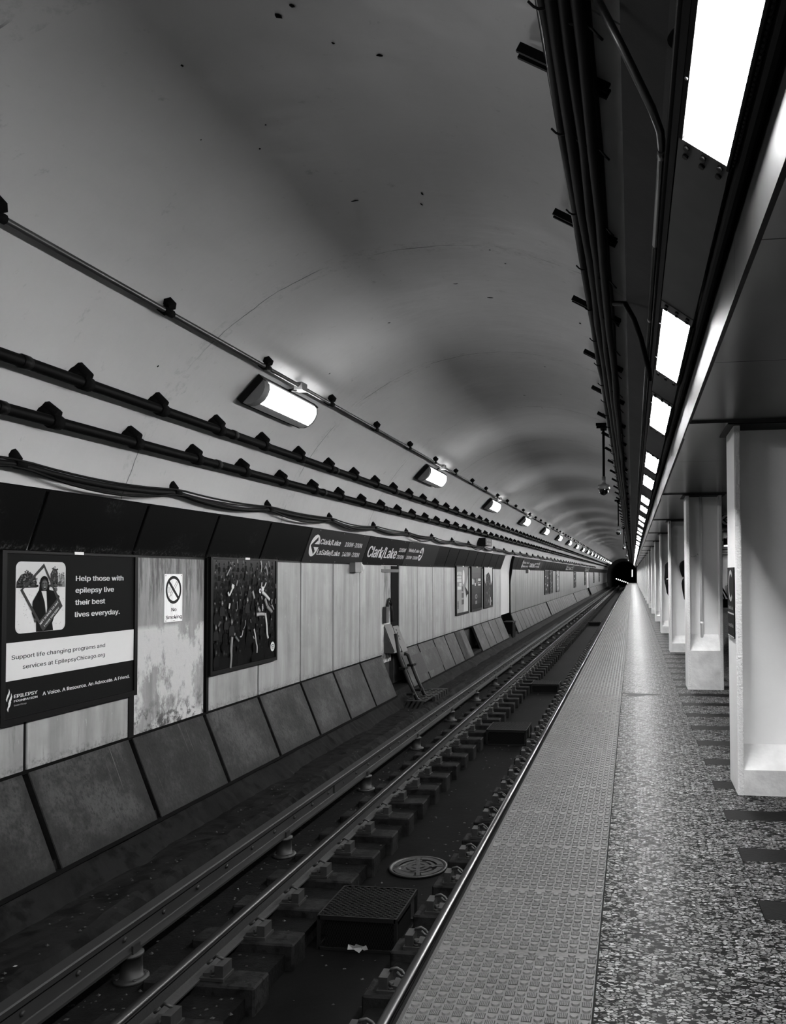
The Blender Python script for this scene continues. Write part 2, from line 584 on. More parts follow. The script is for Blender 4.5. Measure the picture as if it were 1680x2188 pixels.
# ------------------------------------------------------------------ the vault and the far tunnel
CX, CZ, RV = -1.725, EYE - .126, 2.925
def vault_z(x):
    return CZ + sqrt(max(RV * RV - (x - CX) ** 2, 0))
def vault_at(ratio, off):
    """point on the vault (moved in by off) on the line X = ratio * (Z - eye)"""
    r = RV - off; cz = CZ - EYE
    a = ratio * ratio + 1; b = -2 * (ratio * CX + cz); c = CX * CX + cz * cz - r * r
    z = (-b + sqrt(b * b - 4 * a * c)) / 2 / a
    return ratio * z, z + EYE
arc = []
t0, t1 = atan2(0.0, -1.0), atan2(sqrt(RV ** 2 - (.42 - CX) ** 2), .42 - CX)
for k in range(49):
    t = t0 + (t1 - t0) * k / 48
    arc.append((CX + RV * cos(t), CZ + RV * sin(t)))
bm = bm_new()
poly_in = [(-4.65, .0)] + arc
ys = [Y0 + (Y1 - Y0) * k / 40 for k in range(41)]
rows = [[bm.verts.new((x, y, z)) for x, z in poly_in] for y in ys]
for a, b in zip(rows, rows[1:]):
    for i in range(len(poly_in) - 1):
        f = bm.faces.new((a[i], a[i + 1], b[i + 1], b[i])); f.smooth = True
ceil_o = struct(obj('ceiling', bm, 'vault', base=(0, 0, 0)))

rs = random.Random(2)            # small spalled spots in the vault paint: shallow dark chips of their own
for x, y, w_, h_ in ((-1.73, 3.76, .017, .031), (-1.63, 3.7, .016, .018), (-1.31, 4.09, .028, .017), (-1.53, 3.99, .012, .013), (-2.02, 5.71, .034, .009), (-1.5, 5.69, .010, .028), (-1.55, 5.86, .009, .022), (-2.2, 4.61, .008, .008),
                     (-2.34, 4.82, .010, .008), (-2.36, 3.95, .010, .012), (-1.17, 6.67, .011, .011), (-1.08, 6.94, .011, .011), (-1.66, 7.55, .036, .010), (-2.59, 4.55, .008, .007), (-1.39, 7.93, .036, .012), (-.5, 8.11, .021, .024), (-1.12, 10.54, .024, .016), (-3.95, 6.28, .013, .013)):
    n_ = Vector((CX - x, 0, CZ - vault_z(x))).normalized(); c_ = Vector((x, y, vault_z(x))) + n_ * .004; t_ = Vector((-n_.z, 0, n_.x))
    bm = bm_new()
    rim = []
    for q in range(9):
        a_ = 2 * pi * q / 9; f_ = rs.uniform(.55, 1.15)
        rim.append(bm.verts.new(c_ + t_ * (w_ * .9 * f_ * cos(a_)) + Vector((0, 1, 0)) * (h_ * .9 * f_ * sin(a_))))
    mid = bm.verts.new(c_ + n_ * .003)
    for q in range(9):
        bm.faces.new((rim[q], rim[(q + 1) % 9], mid))
    obj('paint_chip', bm, 'blackdull', ceil_o)

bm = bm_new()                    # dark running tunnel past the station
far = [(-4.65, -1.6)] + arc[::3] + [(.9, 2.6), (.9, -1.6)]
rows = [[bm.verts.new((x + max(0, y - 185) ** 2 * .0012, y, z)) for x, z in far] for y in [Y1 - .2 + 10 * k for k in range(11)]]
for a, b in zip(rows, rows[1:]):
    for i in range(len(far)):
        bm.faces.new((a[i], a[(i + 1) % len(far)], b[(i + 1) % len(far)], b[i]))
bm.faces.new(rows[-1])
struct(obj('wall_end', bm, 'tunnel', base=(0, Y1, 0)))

# beam above the light row
bm = bm_new()
prism(bm, [(-.03, 3.62), (-.03, 3.95), (.44, 3.95), (.44, 3.25), (.40, 3.25), (.15, 3.50)], Y0, Y1)
struct(obj('trim_1', bm, 'beam', base=(0, 0, 3.6)))

# ------------------------------------------------------------------ left wall
XW = -4.6
wall = struct(obj('wall_left', (lambda b: (box(b, -4.86, -4.72, Y0, 14.5, -.9, 1.9), box(b, -4.86, -4.80, 14.5, 15.62, -1.2, 1.9),
      box(b, -4.86, -4.72, 15.62, 28.3, -.9, 1.9), box(b, -4.86, -4.72, 30.5, Y1, -.9, 1.9), b)[-1])(bm_new()), 'backing', base=(XW, 0, 0)))
bnds = [1.85, 3.10, 4.35, 5.62, 6.93, 8.23, 9.51, 10.80, 12.04, 13.28, 14.50]
run1 = list(zip(bnds, bnds[1:]))
r2 = [15.62, 17.0, 18.36, 19.5, 20.62, 21.87, 23.12, 24.37, 25.6, 26.9, 28.25]
run2 = list(zip(r2, r2[1:]))
run3 = []
y = 30.55
while y < 147:
    if abs(y - 84.3) > 1.5:
        run3.append((y, y + 1.25))
    y += 1.25
pre = [(-6.9 + 1.25 * k, -5.65 + 1.25 * k) for k in range(7)]
runs = pre + run1 + run2 + run3
GAP = .018
def slab(name, y0, y1, foot, top, th, mat, gap=GAP):
    """upright or leaning slab: foot and top are (x, z) of its face; origin at its foot so Z runs from 0 up"""
    bm = bm_new()
    (xa, za), (xb, zb) = foot, top
    n = Vector((-(zb - za), 0, xb - xa)).normalized()
    if n.x > 0:
        n = -n
    prism(bm, [(xa, za), (xb, zb), (xb + n.x * th, zb + n.z * th), (xa + n.x * th, za + n.z * th)], y0 + gap, y1 - gap)
    bmesh.ops.bevel(bm, geom=[e for e in bm.edges], offset=.006, segments=1, affect='EDGES', clamp_overlap=True)
    return obj(name, bm, mat, wall, base=(foot[0], y0, foot[1]))
protos = {}
def slab_at(kind, y0, y1, *a):
    key = (kind, round(y1 - y0, 3), a[3])
    if key in protos:
        return put_copy(protos[key][0], protos[key][1] + Vector((0, y0 - protos[key][2], 0)), wall)
    o = slab(kind, y0, y1, *a, gap=.03 if kind == 'lower_panel' else GAP)
    protos[key] = (o, WL[o.name].copy(), y0)
    return o
SIGNED = [10.80, 33.05, 55.55, 78.05]
def signed(y0, y1):
    m = (y0 + y1) / 2
    return any(s < m < s + 7.6 for s in SIGNED)
for i, (a, b) in enumerate(runs):
    slab_at('wall_panel', a, b, (XW, -.035), (XW, 1.625), .05, 'pilaster' if abs(a - 6.93) < .01 else ('panelfar' if a > 30 else 'panel'))
    if not signed(a, b):
        slab_at('header_panel', a, b, (XW, 1.645), (-4.43, 2.115), .03, 'header')
    if not (21.8 < (a + b) / 2 < 22.7):
        a_ = a + .5 if any(a <= q < b for q in (43.1, 63.1, 83.0, 103.0)) else a
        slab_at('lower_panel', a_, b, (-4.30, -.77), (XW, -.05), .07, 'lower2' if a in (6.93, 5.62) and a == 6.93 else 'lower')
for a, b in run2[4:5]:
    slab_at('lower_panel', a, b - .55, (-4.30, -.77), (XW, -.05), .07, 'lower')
edges = sorted(set([round(a, 2) for a, b in runs] + [round(b, 2) for a, b in runs]))
post0 = None
for e in edges:                  # dark joint strips between the slabs
    if post0 is None:
        bm = bm_new(); box(bm, -4.66, -4.615, e - .02, e + .02, -.04, 1.64)
        post0 = obj('joint_strip', bm, 'black', wall, base=(XW, e, 0)); pe = e
    else:
        put_copy(post0, (XW, e, 0), wall)
bm = bm_new(); box(bm, -4.63, -4.592, 6.885, 6.965, -.04, 1.64); obj('joint_post', bm, 'black', wall)
bm = bm_new(); box(bm, -4.63, -4.585, 8.245, 8.29, -.03, 1.64); obj('joint_post', bm, 'black', wall)
for (a, b) in ((Y0, 14.5), (15.62, 28.25), (30.55, 147)):
    bm = bm_new(); box(bm, -4.66, -4.612, a, b, 1.615, 1.655); obj('head_rail', bm, 'black', wall)
    bm = bm_new(); box(bm, -4.66, -4.60, a, b, -.06, -.028); obj('foot_rail', bm, 'blackdull', wall)
    bm = bm_new(); prism(bm, [(-4.40, -.76), (-4.302, -.768), (-4.298, -.80), (-4.40, -.80)], a, b); obj('gap_shade_strip', bm, 'blackdull', wall)  # black strip painted in as the shade of the gap below the slabs
    bm = bm_new(); prism(bm, [(-4.44, 2.10), (-4.425, 2.118), (-4.60, 2.135), (-4.60, 2.115)], a, b); obj('header_cap', bm, 'black', wall)

# track-side kerb and ledge
bm = bm_new()
prof = [(-4.86, -.70), (-4.36, -.70), (-4.335, -.79), (-4.26, -.89), (-4.185, -.99), (-4.12, -.993), (-4.05, -.995), (-3.97, -.998), (-3.90, -1.0), (-3.83, -1.0), (-3.78, -1.02), (-3.75, -1.09), (-3.74, -1.32), (-4.86, -1.32)]
yy = Y0
rows = []
rnd = random.Random(3)
while yy <= Y1:
    j = .022 * sin(yy * 1.7) + .012 * sin(yy * 6.1 + 1); br = .05 * max(0, sin(yy * 2.1 + .6)) ** 6
    rows.append([bm.verts.new((x + (j if i in (9, 10, 11) else 0) + (rnd.uniform(-.012, .012) if 3 <= i <= 11 else 0) + (br if i in (3, 4) else 0), yy, z + (rnd.uniform(-.010, .010) if 5 <= i <= 10 else 0) - (br * .8 if i in (2, 3) else 0))) for i, (x, z) in enumerate(prof)])
    yy += .09 if 1 < yy < 16 else (.35 if yy < 30 else 2.0)
for a, b in zip(rows, rows[1:]):
    for i in range(len(prof)):
        bm.faces.new((a[i], a[(i + 1) % len(prof)], b[(i + 1) % len(prof)], b[i]))
struct(obj('trim_2', bm, 'base', base=(-4.2, 0, -1.3)))

# ------------------------------------------------------------------ track bed, ties and trough
bm = bm_new()
box(bm, -3.76, -2.52, Y0, Y1 + 40, -1.5, -1.30)
box(bm, -1.69, -.51, Y0, Y1 + 40, -1.5, -1.30)
box(bm, -2.56, -1.65, Y0, Y1 + 40, -1.52, -1.42, 1)
bed = struct(obj('floor', bm, ['bed', 'trough'], base=(-2.2, 0, -1.5)))
TP, TF = .612, 5.77
def tie_bm(x0, x1, y, n=1, pitch=TP):
    bm = bm_new()
    for k in range(n):
        box(bm, x0, x1, y + k * pitch - .115, y + k * pitch + .115, -1.44, -1.232)
    return bm
for side, (x0, x1) in enumerate(((-3.25, -2.46), (-1.735, -1.02))):
    b0 = tie_bm(x0, x1, TF)
    bmesh.ops.bevel(b0, geom=b0.edges[:], offset=.012, segments=1, affect='EDGES')
    t0_ = obj('tie_block', b0, 'tie', bed, base=((x0 + x1) / 2, TF, -1.4))
    for k in range(-9, 100):
        if k:
            put_copy(t0_, ((x0 + x1) / 2, TF + TP * k, -1.4 + random.uniform(-.004, .004)), bed)
    o = obj('far_tie_blocks', tie_bm(x0, x1, TF + TP * 100, 140), 'tie', bed)
    o['kind'] = 'stuff'
bm = bm_new()                    # grit scattered on the bed
for k in range(2600):
    x = random.choice((random.uniform(-3.7, -2.5), random.uniform(-3.7, -3.0), random.uniform(-4.15, -3.8), random.uniform(-2.4, -1.8)))
    y = 2.5 + 28 * random.random() ** 1.6
    z = -1.0 if x < -3.78 else (-1.42 if -2.46 < x < -1.74 else -1.30)
    if z == -1.42 and random.random() < .6:
        continue
    s = random.uniform(.006, .02); a = random.uniform(0, 3.1); h = s * random.uniform(.2, .8)
    q = [bm.verts.new((x + s * cos(a + i * 1.57), y + s * sin(a + i * 1.57) * random.uniform(.5, 1), z)) for i in range(4)]
    tpv = bm.verts.new((x, y, z + h))
    for i in range(4):
        bm.faces.new((q[i], q[(i + 1) % 4], tpv))
o = obj('grit', bm, 'debris', bed); o['kind'] = 'stuff'
bm = bm_new()
for k in range(26):
    x = random.choice((random.uniform(-3.3, -3.0), random.uniform(-4.1, -3.85), random.uniform(-2.4, -1.8), random.uniform(-3.7, -3.4)))
    y = random.choice((random.uniform(3, 9), random.uniform(9, 22)))
    z = -.995 if x < -3.78 else (-1.415 if -2.46 < x < -1.74 else -1.295)
    s = random.uniform(.006, .016); a = random.uniform(0, 3)
    vs = [bm.verts.new((x + s * cos(a + i * 1.57), y + .7 * s * sin(a + i * 1.57), z + random.uniform(0, .008))) for i in range(4)]
    bm.faces.new(vs)
o = obj('scraps', bm, 'litter', bed); o['kind'] = 'stuff'

# ------------------------------------------------------------------ running rails with fasteners
def rail_profile(x, top):
    b = top - .165
    return [(x - .07, b), (x + .07, b), (x + .07, b + .012), (x + .012, b + .03), (x + .009, top - .042), (x + .035, top - .036), (x + .036, top - .024), (x + .033, top - .013), (x + .025, top - .006), (x + .014, top - .0015),
            (x, top), (x - .014, top - .0015), (x - .025, top - .006), (x - .033, top - .013), (x - .036, top - .024), (x - .035, top - .036), (x - .009, top - .042), (x - .012, b + .03), (x - .07, b + .012)]
def make_rail(x, label, side):
    bm = bm_new()
    for f in prism(bm, rail_profile(x, -1.067), Y0, Y1 + 40):
        f.normal_update()
    bm.normal_update()
    for f in bm.faces:
        zc = f.calc_center_median().z
        if zc > -1.067 - .022:
            f.material_index = 1
            f.smooth = True
    r = tag(obj('running_rail', bm, ['rail', 'railtop' if side > 0 else 'railtop2']), label, 'rail')
    xs = x + side * .145
    def plate(bm, y):
        prism(bm, [(xs - .085, -1.232), (xs + .085, -1.232), (xs + .085, -1.212), (xs - .085, -1.212)], y - .075, y + .075)
        box(bm, xs + side * .045 - .03, xs + side * .045 + .03, y - .06, y + .06, -1.212, -1.135)
        prism(bm, [(xs - side * .07, -1.212), (xs - side * .01, -1.212), (xs - side * .01, -1.185), (xs - side * .07, -1.19)], y - .055, y + .055)
    def bolt(bm, y):
        cyl(bm, (xs - side * .005, y - .035, -1.212), (0, 0, 1), .027, .014, 8)
        cyl(bm, (xs - side * .005, y - .035, -1.2), (0, 0, 1), .018, .032, 6)
    def clip(bm, y):
        tube(bm, [(xs + side * .03, y + .05, -1.15), (xs + side * .015, y + .02, -1.118), (xs - side * .02, y + .03, -1.112), (xs - side * .05, y + .05, -1.14),
                  (xs - side * .085, y + .03, -1.165), (xs - side * .06, y - .005, -1.15), (xs - side * .03, y + .0, -1.125)], .010, 6)
    a = bm_new(); plate(a, TF)
    f0 = obj('rail_fastener', a, 'fast', r, base=(x, TF, -1.23))
    a = bm_new(); bolt(a, TF); obj('bolt', a, 'fast', f0)
    a = bm_new(); clip(a, TF); obj('spring_clip', a, 'fast', f0)
    a = bm_new(); plate(a, TF); bolt(a, TF); clip(a, TF)
    f1 = obj('rail_fastener', a, 'fast', r, base=(x, TF, -1.23))
    for k in range(-6, 90):
        if k == 0:
            continue
        if k == 21:
            f1.location.y += 21 * TP; continue
        put_copy(f0 if k < 21 else f1, (x, TF + TP * k, -1.23), r, k < 21)
    return r
make_rail(-2.925, 'running rail with a bright worn head beside the raised contact rail', 1)
make_rail(-1.42, 'running rail close beside the platform edge, its head glinting', -1)

# contact rail on insulators
X3 = -3.47
bm = bm_new()
T3 = -.925
prism(bm, [(X3 - .08, T3 - .19), (X3 + .09, T3 - .19), (X3 + .09, T3 - .172), (X3 + .03, T3 - .16), (X3 + .022, T3 - .155), (X3 + .022, T3 - .05), (X3 + .05, T3 - .042), (X3 + .052, T3 - .008),
           (X3 + .042, T3), (X3 - .042, T3), (X3 - .052, T3 - .008), (X3 - .05, T3 - .042), (X3 - .022, T3 - .05), (X3 - .022, T3 - .155), (X3 - .03, T3 - .16), (X3 - .08, T3 - .172)], Y0, Y1)
third = tag(obj('contact_rail', bm, 'third'), 'raised contact rail on round insulator posts between ledge and track', 'rail')
bm = bm_new(); cyl(bm, (X3 + .018, 4.21, T3 - .10), (1, 0, 0), .022, .022, 8, .012)
b0 = obj('rail_bolt', bm, 'third', third, base=(X3, 4.21, T3 - .1))
for k in range(-5, 110):
    if k:
        put_copy(b0, (X3, 4.21 + .467 * k, T3 - .1), third)
bm = bm_new()
lathe(bm, [(0, 0), (.115, 0), (.115, .02), (.088, .028), (.074, .03), (.070, .16), (.08, .165), (.08, .185), (0, .186)], (X3 + .06, 5.17, -1.302), 20)
p0 = obj('insulator_post', bm, 'third', third, base=(X3 + .06, 5.17, -1.3))
bm = bm_new(); box(bm, X3 + .085, X3 + .10, 5.13, 5.21, -1.13, -1.06); box(bm, X3 + .04, X3 + .10, 5.15, 5.19, -1.125, -1.112); obj('saddle_bracket', bm, 'third', p0)
bm = bm_new()
for k in range(4):
    cyl(bm, (X3 + .06 + .092 * cos(k * 1.57 + .8), 5.17 + .092 * sin(k * 1.57 + .8), -1.283), (0, 0, 1), .013, .014, 6)
obj('anchor_bolts', bm, 'third', p0)
for k in range(-4, 56):
    if k:
        put_copy(p0, (X3 + .06, 5.17 + 2.452 * k, -1.3), third)
bm = bm_new(); box(bm, X3 + .022, X3 + .034, 9.05, 9.75, T3 - .15, T3 - .055); obj('splice_plate', bm, 'third', third)

# trough furniture
def mesh_cover(x0, x1, y0, y1, z0, z1, label):
    t = thing('mesh_cover', label, 'cover', ((x0 + x1) / 2, y0, z0), 'mesh covers in the track trough')
    bm = bm_new()
    n = int((y1 - y0) / .022)
    for k in range(n + 1):       # expanded-metal top: rows of slanted strands
        yv = y0 + (y1 - y0) * k / n
        m = 22
        for j in range(m):
            xa, xb = x0 + (x1 - x0) * j / m, x0 + (x1 - x0) * (j + 1) / m
            s = .008 if (j + k) % 2 else -.008
            box(bm, xa, xb, yv - .004 + s * .5, yv + .004 + s * .5, z1 - .006, z1)
    o = obj('mesh_top', bm, 'mesh', t)
    bm = bm_new()
    for (xa, xb, ya, yb) in ((x0, x1, y0 - .012, y0), (x0, x1, y1, y1 + .012), (x0 - .012, x0, y0, y1), (x1, x1 + .012, y0, y1)):
        box(bm, xa, xb, ya, yb, z1 - .03, z1 + .003); box(bm, xa, xb, ya, yb, z0, z0 + .02)
    for xa in (x0 - .012, x1 - .012):
        for ya in (y0 - .012, y1 - .012):
            box(bm, xa, xa + .024, ya, ya + .024, z0, z1)
    obj('angle_frame', bm, 'mesh', t)
    bm = bm_new()
    nx, nz = 30, 5
    for i in range(nx):
        xa = x0 + (x1 - x0) * i / nx; dx = (x1 - x0) / nx
        for j in range(nz):
            za = z0 + .02 + (z1 - z0 - .04) * j / nz; dz = (z1 - z0 - .04) / nz
            for sgn in (1, -1):
                p, q = (xa, za if sgn > 0 else za + dz), (xa + dx, za + dz if sgn > 0 else za)
                vs = [bm.verts.new((p[0], y0 - .004, p[1] - .003)), bm.verts.new((q[0], y0 - .004, q[1] - .003)), bm.verts.new((q[0], y0 - .004, q[1] + .003)), bm.verts.new((p[0], y0 - .004, p[1] + .003))]
                bm.faces.new(vs)
    obj('mesh_front', bm, 'mesh', t)
    bm = bm_new(); box(bm, x0 + .03, x1 - .03, y0 + .05, y1 - .05, z0 + .002, z1 - .05); obj('sump_box', bm, 'blackdull', t)
    return t
mesh_cover(-2.41, -1.80, 6.02, 6.60, -1.418, -1.16, 'black expanded metal box cover nearest the camera in the track trough')
mesh_cover(-2.45, -1.79, 13.5, 14.2, -1.418, -1.16, 'black mesh box cover in the trough beyond the round drain grate')
mesh_cover(-2.45, -1.79, 19.5, 20.2, -1.418, -1.2, 'low black mesh cover farther down the track trough')
mesh_cover(-2.45, -1.79, 45.0, 45.8, -1.418, -1.2, 'tiny dark mesh cover far down the track trough')
# paper scrap and bottle by the near cover
bm = bm_new()
for k, (dx, dy, sz) in enumerate(((0, 0, .05), (.05, .01, .03), (-.06, .015, .035))):
    vs = [bm.verts.new((-2.08 + dx + sz * cos(a + k), 5.975 + dy * .5 + .012 * sin(a * 2), -1.415 + .03 + sz * .7 * sin(a + k) + .012)) for a in (0.3, 1.9, 3.4, 4.9)]
    bm.faces.new(vs)
tag(obj('paper_scrap', bm, 'litter'), 'crumpled pale paper scrap against the nearest mesh cover', 'litter')

# round drain grate
dc = (-2.10, 7.78, -1.418)
dr = thing('drain_grate', 'round slotted cast iron drain grate in the trough floor', 'drain', dc)
bm = bm_new(); lathe(bm, [(0, .001), (.24, .001), (.24, .004), (.285, .004), (.285, .022), (.262, .022), (.258, .008), (.24, .008)], dc, 36); obj('drain_frame', bm, 'cast', dr)
bm = bm_new()
for ra, rb, n, off in ((.0, .05, 1, 0), (.075, .11, 4, .4), (.135, .165, 4, .0), (.19, .245, 4, .4)):
    for i in range(n):
        a0, a1 = (off + i * 2 * pi / n, off + (i + .80) * 2 * pi / n) if n > 1 else (0, 2 * pi)
        s = 12
        pr = []
        for kk in range(s):
            t, u = a0 + (a1 - a0) * kk / s, a0 + (a1 - a0) * (kk + 1) / s
            vs = [bm.verts.new((dc[0] + r_ * cos(x_), dc[1] + r_ * sin(x_), dc[2] + .02)) for r_, x_ in ((ra, t), (rb, t), (rb, u), (ra, u))]
            if ra == 0:
                vs = vs[1:3] + [bm.verts.new((dc[0], dc[1], dc[2] + .02))]
            f = bm.faces.new(vs)
            pr.append(f)
for a in range(4):
    t = a * pi / 2 + .25
    d = Vector((cos(t), sin(t), 0)); s_ = Vector((-sin(t), cos(t), 0)) * .018
    c_ = Vector(dc) + Vector((0, 0, .021))
    bm.faces.new([bm.verts.new(c_ + d * .04 + s_), bm.verts.new(c_ + d * .245 + s_), bm.verts.new(c_ + d * .245 - s_), bm.verts.new(c_ + d * .04 - s_)])
obj('slotted_lid', bm, 'cast', dr)

# ------------------------------------------------------------------ platform
XE, XB, XG, XS = -.757, -.142, .538, 1.25
XR = 5.30
bm = bm_new()
box(bm, XE + .01, XR + .1, Y0, YP, -.16, -.022)
box(bm, -.52, XR + .1, Y0, YP, -1.5, -.16)
plat = struct(obj('floor', bm, 'slabedge', base=(0, 0, 0)))
plat.name = 'floor_platform'; WL['floor_platform'] = Vector((0, 0, 0))
bm = bm_new(); box(bm, XE, XE + .02, Y0, YP, -.14, -.004); obj('edge_nosing', bm, 'black', plat)

# tactile tiles: 8 staggered columns of truncated domes with ribbed squares between
TL = .612
def tactile_bm(detail):
    bm = bm_new()
    box(bm, 0, .612, .002, TL - .002, -.022, 0)
    p = .612 / 8
    seg = {3: 12, 2: 8, 1: 5}[detail]
    for i in range(16):
        for j in range(8):
            x = p * (.25 + i * .5); y_ = p * (j + (.25 if i % 2 else .75))
            r0, r1, h = .0155, .0120, .0052
            a = [bm.verts.new((x + r0 * cos(2 * pi * k / seg), y_ + r0 * sin(2 * pi * k / seg), .0002)) for k in range(seg)]
            b = [bm.verts.new((x + r1 * cos(2 * pi * k / seg), y_ + r1 * sin(2 * pi * k / seg), h)) for k in range(seg)]
            for k in range(seg):
                f = bm.faces.new((a[k], a[(k + 1) % seg], b[(k + 1) % seg], b[k])); f.material_index = 1
            bm.faces.new(b).material_index = 1
            if detail == 3:      # ribs fill the square beside each dome
                xc, yc = x, y_ + p * .5
                if yc + p * .25 > TL:
                    yc -= TL
                if yc < .02 or yc > TL - .015:
                    continue
                vs = [bm.verts.new(c) for c in ((max(xc - .0165, .002), yc - .0165, .0003), (min(xc + .0165, .610), yc - .0165, .0003), (min(xc + .0165, .610), yc + .0165, .0003), (max(xc - .0165, .002), yc + .0165, .0003))]
                bm.faces.new(vs).material_index = 2
                for q in range(5):
                    xx = xc + (q - 2) * .0058
                    s0, s1 = xx - .0016, xx + .0016
                    if s0 < 0.003 or s1 > .609:
                        continue
                    t0_, t1_ = yc - .0155, yc + .0155
                    vs = [bm.verts.new(c) for c in ((s0 - .0008, t0_, .0002), (s1 + .0008, t0_, .0002), (s1 + .0008, t1_, .0002), (s0 - .0008, t1_, .0002), (s0, t0_, .0026), (s1, t0_, .0026), (s1, t1_, .0026), (s0, t1_, .0026))]
                    for c in ((4, 5, 6, 7), (0, 4, 7, 3), (1, 2, 6, 5), (0, 1, 5, 4)):
                        bm.faces.new([vs[i_] for i_ in c])
    return bm
TY = 3.098 - 6 * .612
prot = {}
k = -14
while TY + TL * (k + 1) < YP:
    yv = TY + TL * k
    d = 3 if yv < 9.5 else (2 if yv < 26 else 1)
    if d not in prot:
        b_ = tactile_bm(d)
        for v in b_.verts:
            v.co += Vector((XE, yv, 0))
        prot[d] = obj('tactile_tile', b_, ['tactile', 'dome', 'groove'], plat, base=(XE, yv, 0))
    else:
        put_copy(prot[d], (XE, yv, 0), plat)
    k += 1

def floor_piece(name, x0, x1, y0, y1, mat, key):
    if key in prot:
        o, yy0 = prot[key]
        return put_copy(o, (x0, y0, 0), plat)
    b_ = bm_new(); box(b_, x0, x1, y0 + .0012, y1 - .0012, -.022, 0)
    o = obj(name, b_, mat, plat, base=(x0, y0, 0))
    prot[key] = (o, y0)
    return o
y = 2.985 - 1.22 * 8
while y < YP - 1.22:
    floor_piece('terrazzo_slab', XB + .004, XG - .003, y, y + 1.22, 'granite', 'a')
    floor_piece('terrazzo_slab', XS + .003, XR, y, y + 1.22, 'granite', 'c')
    y += 1.22
SP = 4.877 / 7
y = 3.552 - SP * 14
while y < YP - SP:
    floor_piece('dark_inlay', XG, XS, y, y + .20, 'inlay', 'd')
    floor_piece('terrazzo_strip', XG, XS, y + .20, y + SP, 'granite', 'e')
    y += SP
# floor stain
bm = bm_new()
n = 26
pts = []
for k in range(n):
    a = 2 * pi * k / n
    rr = 1 + .35 * sin(3 * a + 1) + random.uniform(-.12, .12)
    pts.append(bm.verts.new((.06 + .21 * rr * cos(a), 9.88 + .13 * rr * sin(a), .0006)))
bm.faces.new(pts)
o = obj('dirt_stain', bm, 'inlay', plat)

# ------------------------------------------------------------------ soffit, fascia and light row
ZS = EYE + 1.0
XF = .378
bm = bm_new(); box(bm, XF + .02, XR + .1, Y0, YP, ZS + .02, ZS + .5)
sof = struct(obj('ceiling_platform', bm, 'chan', base=(0, 0, ZS)))
CY0, CP = 5.49, 4.877            # columns
k = -3
sp = {}
while CY0 + CP * k < YP:
    c = CY0 + CP * k
    cuts = [c - .08, c + .5, c + 1.68, c + 2.98, c + 3.6 + .0, c + CP - .08]
    cuts = [c - .08, c + .52, c + 1.87, c + 3.3, c + CP - .08]
    for j, (a, b) in enumerate(zip(cuts, cuts[1:])):
        if ('s', j) in sp:
            put_copy(sp[('s', j)], (XF, a, ZS), sof)
        else:
            b_ = bm_new(); dz = -.016 if j == 0 else 0
            box(b_, XF, XR, a + .003, b - .003, ZS + dz, ZS + .03)
            sp[('s', j)] = obj('soffit_panel', b_, 'soffit', sof, base=(XF, a, ZS))
    for j, (a, b) in enumerate(((c - .08, c + 2.35), (c + 2.35, c + CP - .08))):
        if ('f', j) in sp:
            put_copy(sp[('f', j)], (XF, a, ZS), sof)
        else:
            b_ = bm_new(); box(b_, XF - .006, XF + .012, a + .002, b - .002, ZS - .005, ZS + .27)
            sp[('f', j)] = obj('fascia_plate', b_, 'fascia', sof, base=(XF, a, ZS))
    k += 1

# channel carrying the lights
LX, LZ, RX, RZ = .165, EYE + 1.345, .298, EYE + 1.25
bm = bm_new()
prism(bm, [(.150, LZ + .02), (.150, 3.02), (.385, 3.02), (.385, 2.73), (.366, 2.73), (.365, 2.69), (.360, 2.668), (.350, 2.660), (.337, 2.662), (.327, 2.672), (.321, 2.70), (.318, RZ + .06), (LX + .025, LZ + .055)], Y0, YP)
chan = struct(obj('trim_3', bm, 'chan', base=(.25, 0, 2.9)))
dn = Vector((RX - LX, 0, RZ - LZ)).normalized()
nrm = Vector((dn.z, 0, -dn.x))   # faces down towards the track
def lslab(bm, s0, s1, y0, y1, d0, d1, mi=0):
    A = Vector((LX, 0, LZ)); W_ = (Vector((RX, 0, RZ)) - A).length
    ps = [A + dn * (W_ * s) + nrm * d for s, d in ((s0, d0), (s1, d0), (s1, d1), (s0, d1))]
    prism(bm, [(p.x, p.z) for p in ps], y0, y1, mi)
starts = []
k = -3
while CY0 + CP * k < YP - 5:
    starts += [4.14 + CP * k, 6.16 + CP * k]
    k += 1
starts = sorted(s for s in starts if s > Y0)
L0 = None
LEN = 1.235
vis = [s for s in starts if s > .5]
